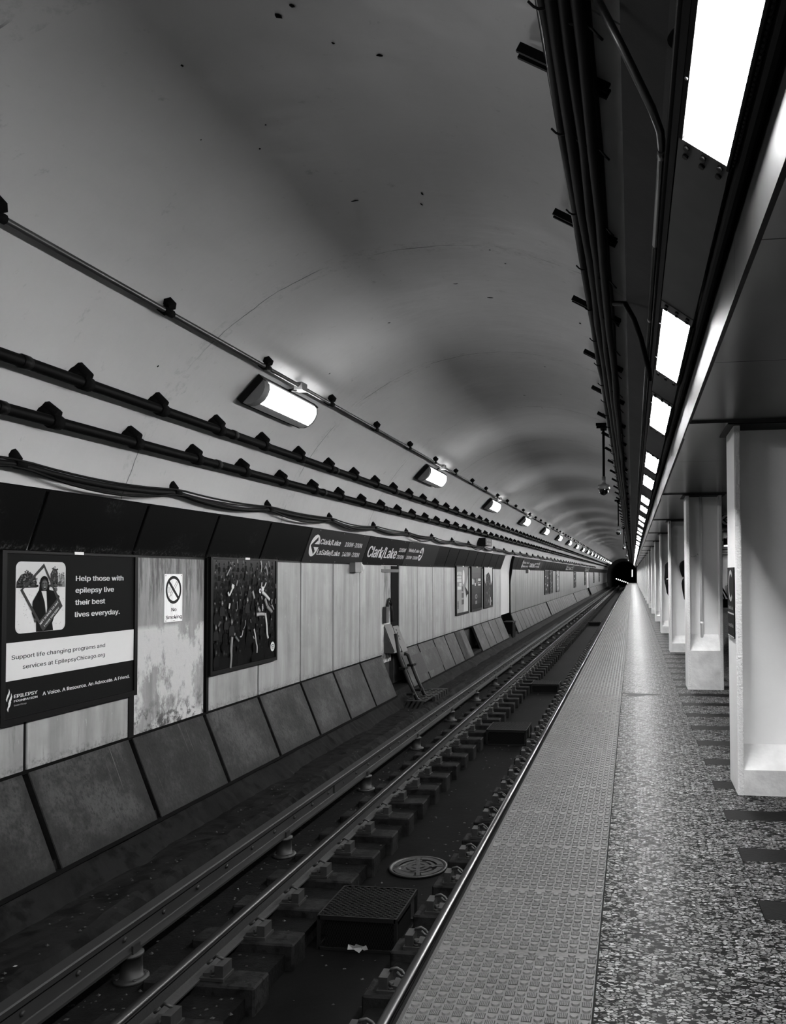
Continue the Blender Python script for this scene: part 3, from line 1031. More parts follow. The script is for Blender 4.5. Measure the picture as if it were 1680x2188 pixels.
for s in starts:
    i = vis.index(s) if s in vis else -1
    if s == vis[0]:
        lab = 'long glaring rectangular ceiling light nearest the camera, cut by the top of the photo'
    elif 0 <= i < 12:
        lab = '%s glowing rectangular light from the camera along the platform edge row' % ORD[i]
    elif i < 0:
        lab = 'rectangular light of the platform edge row behind the camera'
    else:
        lab = 'small far glowing light merging into the distant end of the platform edge row'
    if L0 is None:
        L0 = thing('ceiling_light', lab, 'light', (.23, s, 2.7), 'lights over the platform edge')
        bm = bm_new(); lslab(bm, -.02, 1.02, s, s + LEN, -.03, -.016); obj('diffuser', bm, 'lens', L0)
        bm = bm_new()
        lslab(bm, -.10, .0, s - .002, s + LEN + .002, -.035, .002); lslab(bm, 1.0, 1.09, s - .002, s + LEN + .002, -.035, .002); lslab(bm, 1.035, 1.09, s - .002, s + LEN + .002, .002, .014)  # raised outer lip is added to shield channel and fascia from the diffuser
        obj('side_frame', bm, 'chan', L0)
        for a, b in ((s - .11, s - .0), (s + LEN, s + LEN + .11)):
            bm = bm_new(); lslab(bm, -.08, 1.06, a, b, -.04, .002); e_ = obj('end_plate', bm, 'cover', L0)
            bm = bm_new()
            for q in (.12, .5, .88):
                for yb in (a + .03, b - .03):
                    p = Vector((LX, yb, LZ)) + dn * (q * .164) + nrm * .002
                    cyl(bm, p, nrm, .011, .008, 6)
            obj('cap_screws', bm, 'black', e_)['kind'] = 'stuff'
        bm = bm_new()
        for q in range(56):
            lslab(bm, 1.10, 1.135, s + .01 + q * .0218, s + .01 + q * .0218 + .013, -.012, .001)
        obj('piano_hinge', bm, 'cover', L0)['kind'] = 'stuff'
        bm = bm_new()
        for q in (.2, .75):
            p = Vector((LX, s + LEN * q, LZ)) - dn * .008 + nrm * .002
            cyl(bm, p, nrm, .005, .004, 6)
        obj('frame_screws', bm, 'screw', L0)
    else:
        c = put_copy(L0, (.23, s, 2.7)); tag(c, lab, 'light', 'lights over the platform edge')
# plain cover plates between the lights
for a, b in zip(starts, starts[1:]):
    y0, y1 = a + LEN + .11, b - .11
    key = ('cov', round(y1 - y0, 2))
    if key in sp:
        put_copy(sp[key], (.23, y0, 2.7), chan)
    else:
        bm = bm_new(); lslab(bm, -.09, 1.06, y0 + .003, y1 - .003, -.02, -.001); sp[key] = obj('cover_plate', bm, 'cover', chan, base=(.23, y0, 2.7))

# ------------------------------------------------------------------ columns
NCOL = 26
def column(i, c):
    lab = ['thick white steel column nearest the camera, carrying the letter sign, cut by the frame',
           'white steel column with a thin pipe and a tall plinth, behind the lettered column',
           'white steel column beside a bowed dark head, behind the piped column',
           'white steel column just beyond the long haired woman'][i] if i < 4 else (
           '%s white steel column from the camera along the platform' % ORD[i] if i < 9 else
           ('far thin white column near the distant end of the platform' if i < 100 else ''))
    t = thing('steel_column', lab, 'column', (.89, c, 0), 'steel columns along the platform')
    return t
for i in range(-2, NCOL):
    c = CY0 + CP * i
    if i < 0:
        t = thing('steel_column', 'white steel column behind the camera', 'column', (.89, c, 0), 'steel columns along the platform')
    else:
        t = column(i, c)
    if i == -2 or i == 1:
        hb = .165 if i != 1 else .485
        hw = hb + (.13 if i != 1 else .19)
        for xa in (.672, 1.072):
            b_ = bm_new(); box(b_, xa, xa + .040, c, c + .44, 0, ZS - .018)
            bmesh.ops.bevel(b_, geom=[e for e in b_.edges if abs(e.verts[0].co.z - e.verts[1].co.z) > 1], offset=.006, segments=2, affect='EDGES')
            b_.normal_update()
            for f in b_.faces:
                if f.normal.y < -.3:
                    f.material_index = 1
            obj('flange', b_, ['column', 'rough'], t)
        b_ = bm_new(); box(b_, .712, 1.072, c + .205, c + .235, 0, ZS - .018); obj('web', b_, 'column', t)
        for s_ in (1, -1):
            ya, yb = (c + .002, c + .205) if s_ == 1 else (c + .438, c + .235)
            b_ = bm_new()
            vs = [b_.verts.new((x, y_, z_)) for x in (.712, 1.072) for y_, z_ in ((ya, 0), (ya, hb), (yb, hw), (yb, 0))]
            for q in ((0, 1, 2, 3), (7, 6, 5, 4), (0, 4, 5, 1), (1, 5, 6, 2), (2, 6, 7, 3), (3, 7, 4, 0)):
                b_.faces.new([vs[j] for j in q])
            obj('plinth_fill', b_, 'plinth', t)
        b_ = bm_new(); box(b_, .63, 1.15, c - .05, c + .49, ZS - .022, ZS - .014); obj('cap_plate', b_, 'black', t)
        if i == -2:
            colA = t
        else:
            b_ = bm_new(); tube(b_, [(.865, c + .18, .62), (.865, c + .18, ZS - .02)], .019, 10)
            pp = obj('riser_pipe', b_, 'column', t)
            b_ = bm_new(); tube(b_, [(.865, c + .18, .80), (.865, c + .18, .84)], .024, 10); box(b_, .885, .935, c + .195, c + .205, .79, .84); obj('pipe_strap', b_, 'column', pp)
            sh = Sheet((0, c + .2035, 0), (1, 0, 0), (0, 0, 1), (0, -1, 0))
            for q, (a, b) in enumerate((((.745, 1.675), (.755, 1.66)), ((.757, 1.66), (.768, 1.668)), ((.772, 1.66), (.785, 1.672)), ((.79, 1.664), (.80, 1.678)), ((.80, 1.678), (.812, 1.668)), ((.815, 1.69), (.828, 1.70)), ((.822, 1.705), (.832, 1.685)))):
                sh.stroke([a, b], .0032, grey(.35))
            sh.build('scrawl', t)
            b_ = bm_new(); 
    else:
        for ch in colA.children:
            put_copy(ch, Vector((.89, c, 0)) + ch.location, t)
# letter sign on the nearest column's track side
t = thing('column_sign', 'black sign with a large letter C on the nearest column', 'sign', (.665, 5.71, 1.02))
bm = bm_new(); box(bm, .664, .6715, 5.535, 5.885, 1.015, 1.49); obj('sign_plate', bm, 'signblack', t)
sh = Sheet((.664, 5.71, 0), (0, -1, 0), (0, 0, 1), (-1, 0, 0))
n = 30
outer, inner = [], []
for k in range(n + 1):
    a = radians(45 + 270 * k / n)
    outer.append((.125 * cos(a), 1.365 + .108 * sin(a))); inner.append((.085 * cos(a), 1.365 + .080 * sin(a)))
for k in range(n):
    sh.poly([outer[k], outer[k + 1], inner[k + 1], inner[k]], grey(.55))
sh.text('Clark/Lake', -.13, .13, 1.205, .032, grey(.55), .01)
sh.rect(-.172, .172, 1.172, 1.182, grey(.6))
sh.text('Forest Park', -.14, .14, 1.085, .034, grey(.5), .01)
sh.rect(-.172, .172, 1.018, 1.026, grey(.6))
for a, b in ((-.155, 1.47), (.155, 1.47), (-.155, 1.05), (.155, 1.05)):
    sh.ell(a, b, .005, .005, grey(.5), 8)
sh.build('lettering', t)

# ------------------------------------------------------------------ far side of the platform
bm = bm_new(); box(bm, XR, XR + .15, Y0, YP, -.02, ZS + .02)
struct(obj('wall_right', bm, 'tilewall', base=(XR, 0, 0)))
bm = bm_new(); box(bm, -.52, XR + .2, YP, YP + .12, -1.5, -.02); box(bm, .5, XR + .2, YP, YP + .12, -.02, 3.3)
struct(obj('wall_back', bm, 'tunnel', base=(2, YP, 0)))
CL0 = None
for i, yv in enumerate((-4, 27.5, 37, 47, 58, 70, 84, 100)):
    lab = ['ceiling strip light over the middle of the platform behind the camera', 'lit ceiling strip seen in the gap behind the nearest column'][i] if i < 2 else 'ceiling strip light over the middle of the platform hidden by columns'
    if CL0 is None:
        CL0 = thing('strip_light', lab, 'light', (3.2, yv, ZS), 'strip lights over the middle of the platform')
        bm = bm_new(); box(bm, 3.05, 3.35, yv - .65, yv + .65, ZS - .07, ZS - .018); obj('housing', bm, 'white', CL0)
        bm = bm_new(); box(bm, 3.08, 3.32, yv - .62, yv + .62, ZS - .085, ZS - .07); obj('diffuser', bm, 'lens3', CL0)
    else:
        c = put_copy(CL0, (3.2, yv, ZS)); tag(c, lab, 'light', 'strip lights over the middle of the platform')
def hung_sign(name, label, x0, x1, y, z0, z1, disc, back):
    t = thing(name, label, 'sign', ((x0 + x1) / 2, y, z0))
    bm = bm_new(); box(bm, x0, x1, y, y + .12, z0, z1); obj('sign_box', bm, back, t)
    bm = bm_new(); box(bm, x0 - .01, x1 + .01, y - .006, y + .126, z0 - .025, z0); obj('bottom_rail', bm, 'chrome', t)
    for x in (x0 + .1, x1 - .1):
        bm = bm_new(); tube(bm, [(x, y + .06, z1), (x, y + .06, ZS - .01)], .012, 8); obj('hanger', bm, 'pipedark', t)
    if disc:
        sh = Sheet((0, y, 0), (1, 0, 0), (0, 0, 1), (0, -1, 0))
        cx, cz, r = disc
        sh.ell(cx, cz, r, r, grey(.8), 28)
        for q in ((.75, .10), (-.0, 0)):
            pass
        sh.poly([(cx - .80 * r, cz), (cx + .05 * r, cz + .72 * r), (cx + .28 * r, cz + .56 * r), (cx - .36 * r, cz)], grey(.02))
        sh.poly([(cx - .80 * r, cz), (cx - .36 * r, cz), (cx + .28 * r, cz - .56 * r), (cx + .05 * r, cz - .72 * r)], grey(.02))
        sh.rect(cx - .5 * r, cx + .9 * r, cz - .1 * r, cz + .1 * r, grey(.02))
        sh.build('arrow_disc', t)
    return t
hung_sign('arrow_sign', 'hanging grey sign with a white arrow disc behind the nearest column', 1.47, 2.9, 14.0, 2.22, 2.44, (1.575, 2.47 - .12, .085), 'signgrey')
hung_sign('hanging_sign', 'black hanging sign box behind the column gap below the arrow disc', 2.45, 4.2, 22.5, 2.24, 2.40, None, 'signblack')

# ------------------------------------------------------------------ pipes and cables on the vault
def along(off_ratio, off, a, b, step, wob=0.0, sag=0.0, period=1.0, ph=0.0):
    x, z = vault_at(off_ratio, off)
    out = []
    y = a
    while y < b:
        s = sag * (sin(pi * ((y - ph) / period % 1.0)) ** 2) if sag else 0
        out.append((x + random.uniform(-wob, wob) + s * .25, y, z + random.uniform(-wob, wob) - s))
        y += step
    return out
def vnormal(x, z):
    return Vector((CX - x, 0, CZ - z)).normalized()
def pipe_run(name, label, ratio, off, r, mat, y_first, pitch, bracket, cat='pipe', n_b=100):
    x, z = vault_at(ratio, off)
    bm = bm_new(); tube(bm, [(x, Y0, z), (x, 40, z), (x, Y1, z)], r, 10)
    base = thing(name, label, cat, (x, 0, z))
    obj('pipe_run', bm, mat, base)
    n = vnormal(x, z)
    k0 = int((Y0 + 1 - y_first) / pitch)
    b0 = None
    for k in range(max(k0, -4), n_b):
        y = y_first + pitch * k
        if y > Y1 - 2:
            break
        if b0 is None:
            bm = bm_new()
            bracket(bm, Vector((x, y, z)), n, r, off)
            b0 = obj('pipe_bracket', bm, 'blackdull', base, base=(x, y, z))
        else:
            put_copy(b0, (x, y, z), base)
    if name != 'lamp_conduit':
        bm = bm_new()
        for k in range(60):
            y = 2.0 + k * 2.9
            if y < Y1:
                tube(bm, [(x, y - .04, z), (x, y + .04, z)], r * 1.18, 10)
        o = obj('pipe_couplings', bm, mat, base)
    return base
def cup_bracket(bm, p, n, r, off):
    """rounded stand-off against the vault with a clamp ring round the pipe"""
    t = Vector((-n.z, 0, n.x))
    if t.z < 0:
        t = -t
    a = p - n * (off + .01) + t * .07
    tube(bm, [p - n * (off - .0) + t * .015, p - n * (off * .2) + t * .01], [.075, .05], 14)
    tube(bm, [p + Vector((0, -.05, 0)), p + Vector((0, .05, 0))], r * 1.35, 10)
    tube(bm, [a, p + t * (r + .02) + n * .01], [.05, .035], 8)
def small_bracket(bm, p, n, r, off):
    t = Vector((-n.z, 0, n.x))
    if t.z < 0:
        t = -t
    tube(bm, [p - n * (off + .01) + t * .05, p - n * .0 + t * .05], [.04, .045], 4)
    tube(bm, [p + Vector((0, -.06, 0)), p + Vector((0, .06, 0))], r * 1.5, 8)
    tube(bm, [p - n * (off + .01) - t * .05, p - n * .0 - t * .03], .012, 6)
pipe_run('wall_pipe', 'upper thick black pipe on cup brackets below the lamp row', -2.80, .11, .042, 'pipedark', 5.51, 1.0, cup_bracket, n_b=130)
pipe_run('wall_pipe', 'lower thick black pipe on cup brackets above the sagging cables', -3.69, .11, .042, 'pipedark', 5.42, .995, cup_bracket, n_b=130)
pipe_run('lamp_conduit', 'slim shiny conduit running just above the bulkhead lamps', -1.734, .075, .021, 'pipe', 5.79, 1.72, small_bracket, 'conduit')

# sagging cables above the header
xc, zc = vault_at(-5.41, .07)
cb = thing('sagging_cables', 'black cables drooping between hooks just above the header panels', 'cable', (xc, 0, zc))
CPH, CPT = 5.30, 2.06
for j, (r, sag, dx, dz) in enumerate(((.026, .06, 0, 0), (.010, .04, .02, .03), (.012, .085, .015, -.012))):
    pts = []
    y = -2.0
    while y < 100:
        t = ((y - CPH) / CPT) % 1.0
        amp = sag * (.8 + .4 * sin(int((y - CPH) // CPT) * 2.3 + j))
        s = amp * 4 * t * (1 - t)
        pts.append((xc + dx, y, zc + dz - s))
        y += .206 if y < 30 else .515
    bm = bm_new(); tube(bm, pts, r, 8); obj('cable', bm, 'cable', cb)
n = vnormal(xc, zc)
b0 = None
for k in range(-3, 46):
    y = CPH + CPT * k
    if b0 is None:
        bm = bm_new(); p = Vector((xc, y, zc))
        tube(bm, [p - n * .09 + Vector((0, 0, .07)), p + n * .0 + Vector((0, 0, .03))], [.055, .03], 8)
        tube(bm, [p + Vector((0, -.05, 0)), p + Vector((0, .05, 0))], .036, 8)
        b0 = obj('cable_hook', bm, 'blackdull', cb, base=(xc, y, zc))
    else:
        put_copy(b0, (xc, y, zc), cb)

# bulkhead lamps on the vault
lx, lz = vault_at(-2.0, .0)
ln = vnormal(lx, lz)
lt = Vector((-ln.z, 0, ln.x))
if lt.z < 0:
    lt = -lt
Lm = None
LY0, LYP = 8.33, 6.69
for k in range(-2, 21):
    y = LY0 + LYP * k
    lab = ('big bulkhead lamp nearest the camera on the curved wall' if k == 0 else
           'bulkhead lamp on the curved wall behind the camera' if k < 0 else
           '%s glowing bulkhead lamp from the camera on the curved wall' % ORD[k] if k < 9 else
           'far speck of a bulkhead lamp near the dark tunnel mouth')
    if Lm is None:
        Lm = thing('bulkhead_lamp', lab, 'lamp', (lx, y, lz), 'bulkhead lamps on the curved wall')
        c = Vector((lx, y, lz))
        def P(a, b, h):          # a along tunnel, b up the wall, h off the wall
            return c + Vector((0, a, 0)) + lt * b + ln * h
        bm = bm_new()
        HL = .72
        vs = [bm.verts.new(P(a, b, h)) for a in (-HL, HL) for b in (-.17, .17) for h in (.02, .085)]
        for q in ((0, 1, 3, 2), (4, 6, 7, 5), (0, 4, 5, 1), (2, 3, 7, 6), (0, 2, 6, 4), (1, 5, 7, 3)):
            bm.faces.new([vs[i_] for i_ in q])
        for a in (-.5, .5):
            tube(bm, [P(a, .1, -.02), P(a, .1, .03)], .03, 8); tube(bm, [P(a, -.1, -.02), P(a, -.1, .03)], .03, 8)
        obj('lamp_tray', bm, 'black', Lm)
        prof = [(-.155, .085), (-.15, .11), (-.115, .15), (-.06, .175), (0, .185), (.06, .175), (.115, .15), (.15, .11), (.155, .085)]
        def shell(a0, a1, lo, hi):
            b_ = bm_new()
            A = [b_.verts.new(P(a0, b, h)) for b, h in prof[lo:hi + 1]]; B = [b_.verts.new(P(a1, b, h)) for b, h in prof[lo:hi + 1]]
            for i_ in range(len(A) - 1):
                f = b_.faces.new((A[i_], A[i_ + 1], B[i_ + 1], B[i_])); f.smooth = True
            return b_, A, B
        b_, A, B = shell(-.58, .64, 3, 8); obj('lens', b_, 'lens2', Lm)
        b_, A, B = shell(-.58, .64, 0, 3); obj('lens_skirt', b_, 'lensrim', Lm)
        b_, A, B = shell(-.70, -.58, 0, 8)
        b_.faces.new(A); obj('end_cap', b_, 'lampgrey', Lm)
        b_, A, B = shell(.64, .68, 0, 8)
        b_.faces.new(B[::-1]); obj('end_cap', b_, 'lampgrey', Lm)
        jx, jz = vault_at(-1.734, .075)
        bm = bm_new(); box(bm, jx - .045, jx + .05, y - .07, y + .07, jz - .05, jz + .035); obj('junction_box', bm, 'lampgrey', Lm)
        bm = bm_new(); tube(bm, [(jx - .02, y - .05, jz - .04), P(-.05, .17, .05)], .018, 6); obj('feed_pipe', bm, 'black', Lm)
    else:
        cc = put_copy(Lm, (lx, y, lz)); tag(cc, lab, 'lamp', 'bulkhead lamps on the curved wall')

# cable bundle along the right of the vault
bd = thing('cable_bundle', 'thick black bundle of cables on struts along the right of the vault', 'cable', (-.25, 0, 3.7))
for j in range(9):
    x = -.365 + .0255 * j
    off = (.085, .12, .10, .14, .11, .15, .12, .14, .11)[j]
    pts = []
    y = Y0
    z = vault_z(x) - off
    while y < Y1:
        wv = .008
        pts.append((x + random.uniform(-wv, wv), y, z + random.uniform(-wv, wv)))
        y += .8 if y < 30 else 4
    bm = bm_new(); tube(bm, pts, .017 if j == 0 else (.024, .030, .026, .034)[j % 4], 8)
    obj('conduit' if j == 0 else 'cable', bm, 'pipe' if j == 0 else 'cable', bd)
bm = bm_new(); prism(bm, [(-.385, vault_z(-.385) - .05), (-.27, vault_z(-.27) - .05), (-.155, vault_z(-.155) - .05), (-.155, vault_z(-.155) - .075), (-.27, vault_z(-.27) - .075), (-.385, vault_z(-.385) - .075)], Y0, Y1); obj('shade_plate', bm, 'cable', bd)  # added dark plate, keeps light out of the gaps behind the cables
b0 = None
tg = Vector((1, 0, -(-.3 - CX) / sqrt(RV ** 2 - (-.3 - CX) ** 2))).normalized()
nv = Vector((-tg.z, 0, tg.x)) * -1
if nv.z > 0:
    nv = -nv
for k in range(-5, 84):
    y = 3.73 + 1.745 * k
    if b0 is None:
        p0_ = Vector((-.50, y, vault_z(-.50) - .03)); p1_ = Vector((-.08, y, vault_z(-.08) - .03))
        bm = bm_new()
        for dy in (-.033, .017):
            vs = []
            for p in (p0_, p1_):
                for q, h in ((0, 0), (.016, 0), (.016, .045), (0, .045)):
                    vs.append(bm.verts.new(p + Vector((0, dy + q, 0)) + nv * h))
            for q in ((0, 1, 2, 3), (7, 6, 5, 4), (0, 4, 5, 1), (1, 5, 6, 2), (2, 6, 7, 3), (3, 7, 4, 0)):
                bm.faces.new([vs[i_] for i_ in q])
        b0 = obj('strut_bracket', bm, 'pipedark', bd, base=(-.3, y, 3.8))
    else:
        put_copy(b0, (-.3, y, 3.8), bd)
t0o = None
for k in range(40):              # tie wraps
    y = 3.2 + k * .95
    bm = bm_new() if t0o is None else None
    if t0o is None:
        ps = []
        for j in range(15):
            x = -.40 + .30 * j / 14
            ps.append((x, y, vault_z(x) - .155 - .015 * sin(j)))
        tube(bm, ps, .006, 5)
        t0o = obj('tie_wrap', bm, 'black', bd, base=(-.3, y, 3.7))
    else:
        put_copy(t0o, (-.3, y, 3.7), bd)

# conduits beside the light channel
cd = thing('bent_conduit', 'grey conduit dropping from the beam and bending along the light row', 'conduit', (.13, 3.1, 3.1))
bm = bm_new(); tube(bm, [(-.13, 3.02, 3.66), (-.02, 3.07, 3.46), (.09, 3.13, 3.25), (.122, 3.17, 3.18), (.132, 3.26, 3.15), (.132, 4.2, 3.15)], .017, 10); obj('elbow_pipe', bm, 'pipe', cd)
bm = bm_new(); tube(bm, [(.132, 4.2, 3.15), (.132, 60, 3.15), (.132, YP, 3.15)], .017, 10); obj('pipe_run', bm, 'pipe', cd)
bm = bm_new(); tube(bm, [(.132, 3.25, 3.15), (.132, 3.31, 3.15)], .0195, 10); obj('coupling', bm, 'pipe', cd); bm = bm_new(); tube(bm, [(.132, 5.4, 3.15), (.132, 5.46, 3.15)], .0195, 10); obj('coupling', bm, 'pipe', cd)
bm = bm_new(); tube(bm, [(.158, Y0, 3.07), (.158, 60, 3.07), (.158, YP, 3.07)], .022, 10)
tag(obj('feeder_pipe', bm, 'pipedark'), 'dark straight pipe lying above the light row frame', 'pipe')
jb = thing('round_junction_box', 'small round black junction box with a drop rod beside the first light', 'box', (.185, 3.06, 3.44))
bm = bm_new(); cyl(bm, (.185, 3.03, 3.46), (-.3, -.5, -.8), .032, .03, 16); box(bm, .165, .205, 3.02, 3.06, 3.40, 3.44); obj('box_body', bm, 'black', jb)
bm = bm_new(); tube(bm, [(.186, 3.04, 3.42), (.187, 3.2, 3.02)], .008, 6); obj('drop_rod', bm, 'black', jb)
bm = bm_new(); tube(bm, [(.21, 3.05, 3.46), (.23, 3.07, 3.58)], .014, 6); obj('top_pipe', bm, 'black', jb)
fl = bm_new(); tube(fl, [(-.13, 6.55, 3.64), (-.04, 6.45, 3.60), (.03, 6.3, 3.42), (.08, 6.15, 3.22), (.12, 6.02, 3.0), (.145, 5.9, 2.86)], .021, 8)
tag(obj('flexible_conduit', fl, 'cable'), 'curved black flexible conduit from the cable bundle to the light row', 'conduit')

# dome cameras on poles
D0 = None
for i, yv in enumerate((13.5, 27.5, 44.0, 64.0, 88.0)):
    x = -.46; zt = vault_z(x) - .02; zd = EYE + 1.38
    lab = ['dome camera on a long pole nearest the platform viewer', 'second dome camera on a pole down the tunnel'][i] if i < 2 else ['third small dome camera down the tunnel', 'fourth tiny dome camera down the tunnel', 'farthest dome camera, a pale speck under the vault'][i - 2]
    if D0 is None:
        D0 = thing('dome_camera', lab, 'camera', (x, yv, zt), 'dome cameras hanging from the vault')
        bm = bm_new()
        for dy in (-.12, .12):
            box(bm, x - .12, x + .22, yv + dy - .02, yv + dy + .02, zt - .04, zt - .0)
        box(bm, x - .05, x + .05, yv - .16, yv + .16, zt - .08, zt - .03); obj('mount_bracket', bm, 'blackdull', D0)
        bm = bm_new(); tube(bm, [(x, yv, zt - .05), (x, yv, zd + .17)], .022, 10); obj('pole', bm, 'pipedark', D0)
        bm = bm_new(); lathe(bm, [(.024, .24), (.032, .235), (.032, .15), (.03, .13), (.06, .105), (.098, .095), (.102, .03), (.078, .02)], (x, yv, zd), 20); obj('housing', bm, 'chrome', D0)
        bm = bm_new(); lathe(bm, [(.080, .04), (.080, .0), (.068, -.038), (.040, -.065), (0, -.078)], (x, yv, zd), 20); obj('dome', bm, 'domeglass', D0)
    else:
        c = put_copy(D0, (x, yv, zt)); tag(c, lab, 'camera', 'dome cameras hanging from the vault')

# ------------------------------------------------------------------ posters and signs on the left wall
def poster(label, y0, y1, z0, z1, name='advert_poster', fr=.045, clip=True):
    """framed poster on the wall; returns its thing and a sheet with a = world Y, b = world Z"""
    t = thing(name, label, 'poster', (XW, (y0 + y1) / 2, z0))
    for nm, (a, b, c, d) in (('frame_rail', (y0 - fr, y1 + fr, z1, z1 + fr * .45)), ('frame_rail', (y0 - fr, y1 + fr, z0 - fr, z0)), ('frame_stile', (y0 - fr, y0, z0, z1)), ('frame_stile', (y1, y1 + fr, z0, z1))):
        bm = bm_new(); box(bm, XW - .001, XW + .045, a, b, c, d); obj(nm, bm, 'black', t)
    bm = bm_new(); box(bm, XW - .001, XW + .030, y0, y1, z0, z1); obj('poster_board', bm, 'signblack', t)
    if clip:
        m = (y0 + y1) / 2
        bm = bm_new(); box(bm, XW + .045, XW + .052, m - .055, m + .055, z1 + .004, z1 + .028); obj('frame_clip', bm, 'white', t)
    return t, Sheet((XW + .030, 0, 0), (0, 1, 0), (0, 0, 1), (1, 0, 0))

t, s = poster('black and white poster of a woman holding a diamond frame, on the nearest wall slabs', 5.36, 6.912, .395, 1.624)
K, Wt = grey(.012), grey(.82)
s.rect(5.36, 6.912, .395, 1.624, K)
s.rrect(5.462, 6.0, 1.02, 1.564, .05, grey(.72))
# meadow, trees, sky
s.poly([(5.466, 1.07), (5.466, 1.365), (5.997, 1.365), (5.997, 1.07), (5.96, 1.022), (5.5, 1.022)], grey(.80))
rr = random.Random(11)
s.poly([(5.466, 1.364), (5.68, 1.364), (5.67, 1.43), (5.63, 1.47), (5.57, 1.482), (5.51, 1.46), (5.47, 1.41)], grey(.03))
s.poly([(5.83, 1.364), (5.91, 1.364), (5.915, 1.45), (5.90, 1.51), (5.86, 1.515), (5.825, 1.47)], grey(.05))
s.poly([(5.915, 1.364), (5.995, 1.364), (5.99, 1.44), (5.95, 1.475), (5.92, 1.45)], grey(.25))
for k in range(130):
    a = rr.uniform(5.475, 5.68); s.ell(a, 1.372 + rr.uniform(0, .125) * (1 - abs(a - 5.575) * 4.5), .005 + .006 * rr.random(), .006, grey(rr.choice((.02, .05, .1, .22))), 7)
for k in range(40):
    a = rr.uniform(5.825, 5.912); s.ell(a, 1.375 + rr.uniform(0, .15), .007, .008, grey(rr.choice((.03, .08, .15))), 7)
for k in range(50):
    a = rr.uniform(5.90, 5.985); s.ell(a, 1.375 + rr.uniform(0, .105), .006, .007, grey(rr.choice((.1, .25, .4, .5))), 7)
for k in range(40):
    s.ell(rr.uniform(5.475, 5.99), 1.37 + rr.uniform(0, .03), .016, .010, grey(rr.choice((.02, .05, .1))), 7)
for k in range(60):
    s.ell(rr.uniform(5.48, 5.98), rr.uniform(1.04, 1.33), .006, .0035, grey(rr.choice((.5, .6))), 6)
coat = [(5.695, 1.337), (5.634, 1.255), (5.627, 1.165), (5.672, 1.092), (5.674, 1.022), (5.86, 1.022), (5.849, 1.081), (5.90, 1.19), (5.93, 1.29), (5.863, 1.335), (5.78, 1.35)]
s.poly(coat, grey(.01))
s.ell(5.757, 1.402, .047, .052, grey(.006), 20)
s.poly([(5.712, 1.41), (5.80, 1.41), (5.815, 1.34), (5.83, 1.27), (5.80, 1.25), (5.79, 1.33), (5.73, 1.33), (5.715, 1.25), (5.685, 1.27), (5.70, 1.34)], grey(.006))
s.poly([(5.726, 1.336), (5.78, 1.335), (5.79, 1.20), (5.78, 1.15), (5.763, 1.25)], grey(.75))
s.ell(5.759, 1.383, .034, .047, grey(.05), 18)
s.ell(5.766, 1.380, .026, .040, grey(.10), 18)
s.ell(5.762, 1.405, .026, .012, grey(.15), 14)
s.ell(5.747, 1.397, .008, .003, grey(.02), 8); s.ell(5.772, 1.397, .008, .003, grey(.02), 8)
s.poly([(5.757, 1.395), (5.765, 1.38), (5.752, 1.38)], grey(.2))
s.ell(5.762, 1.361, .014, .010, grey(.015), 12); s.ell(5.762, 1.366, .010, .0035, grey(.6), 12)
s.ell(5.664, 1.110, .013, .017, grey(.08), 10); s.ell(5.885, 1.345, .018, .02, grey(.15), 10)
do = [(5.751, 1.552), (5.505, 1.347), (5.749, 1.019), (5.965, 1.21)]
di = [(5.752, 1.519), (5.532, 1.35), (5.712, 1.106), (5.898, 1.269)]
for k in range(4):
    s.poly([do[k], do[(k + 1) % 4], di[(k + 1) % 4], di[k]], grey(.06))
ang = atan2(1.245 - 1.073, 5.922 - 5.721)
s.text('NOT AFRAID TO SAY', 5.721, 5.721 + .262, 1.072, .024, Wt, .01, ang)
s.text('I HAVE EPILEPSY', 5.765, 5.765 + .215, 1.055, .022, Wt, .01, ang)
for txt, a, b, z in (('Help those with', 6.122, 6.751, 1.411), ('epilepsy live', 6.119, 6.616, 1.313), ('their best', 6.116, 6.497, 1.213), ('lives everyday.', 6.115, 6.702, 1.112)):
    s.text(txt, a, b, z, .060, Wt, .016)
s.rect(5.36, 6.912, .676, .958, Wt)
s.text('Support life changing programs and', 5.427, 6.503, .832, .045, grey(.01), .007)
s.text('services at EpilepsyChicago.org', 5.540, 6.502, .752, .045, grey(.01), .007)
s.text('A Voice. A Resource. An Advocate. A Friend.', 5.753, 6.854, .521, .040, Wt, .012)
s.text('EPILEPSY', 5.457, 5.695, .544, .036, Wt, .018)
s.text('FOUNDATION', 5.457, 5.696, .513, .022, Wt, .016)
s.text('Greater Chicago', 5.458, 5.583, .484, .016, grey(.5), .0)
for q, (dx, dz) in enumerate(((0, 0), (.022, -.035), (.012, -.075))):   # three-tongued flame mark
    s.poly([(5.378 + dx, .545 + dz), (5.39 + dx, .575 + dz), (5.405 + dx, .60 + dz), (5.405 + dx, .622 + dz), (5.416 + dx, .595 + dz), (5.408 + dx, .568 + dz), (5.393 + dx, .55 + dz), (5.388 + dx, .525 + dz)], Wt)
s.build('poster_print', t)

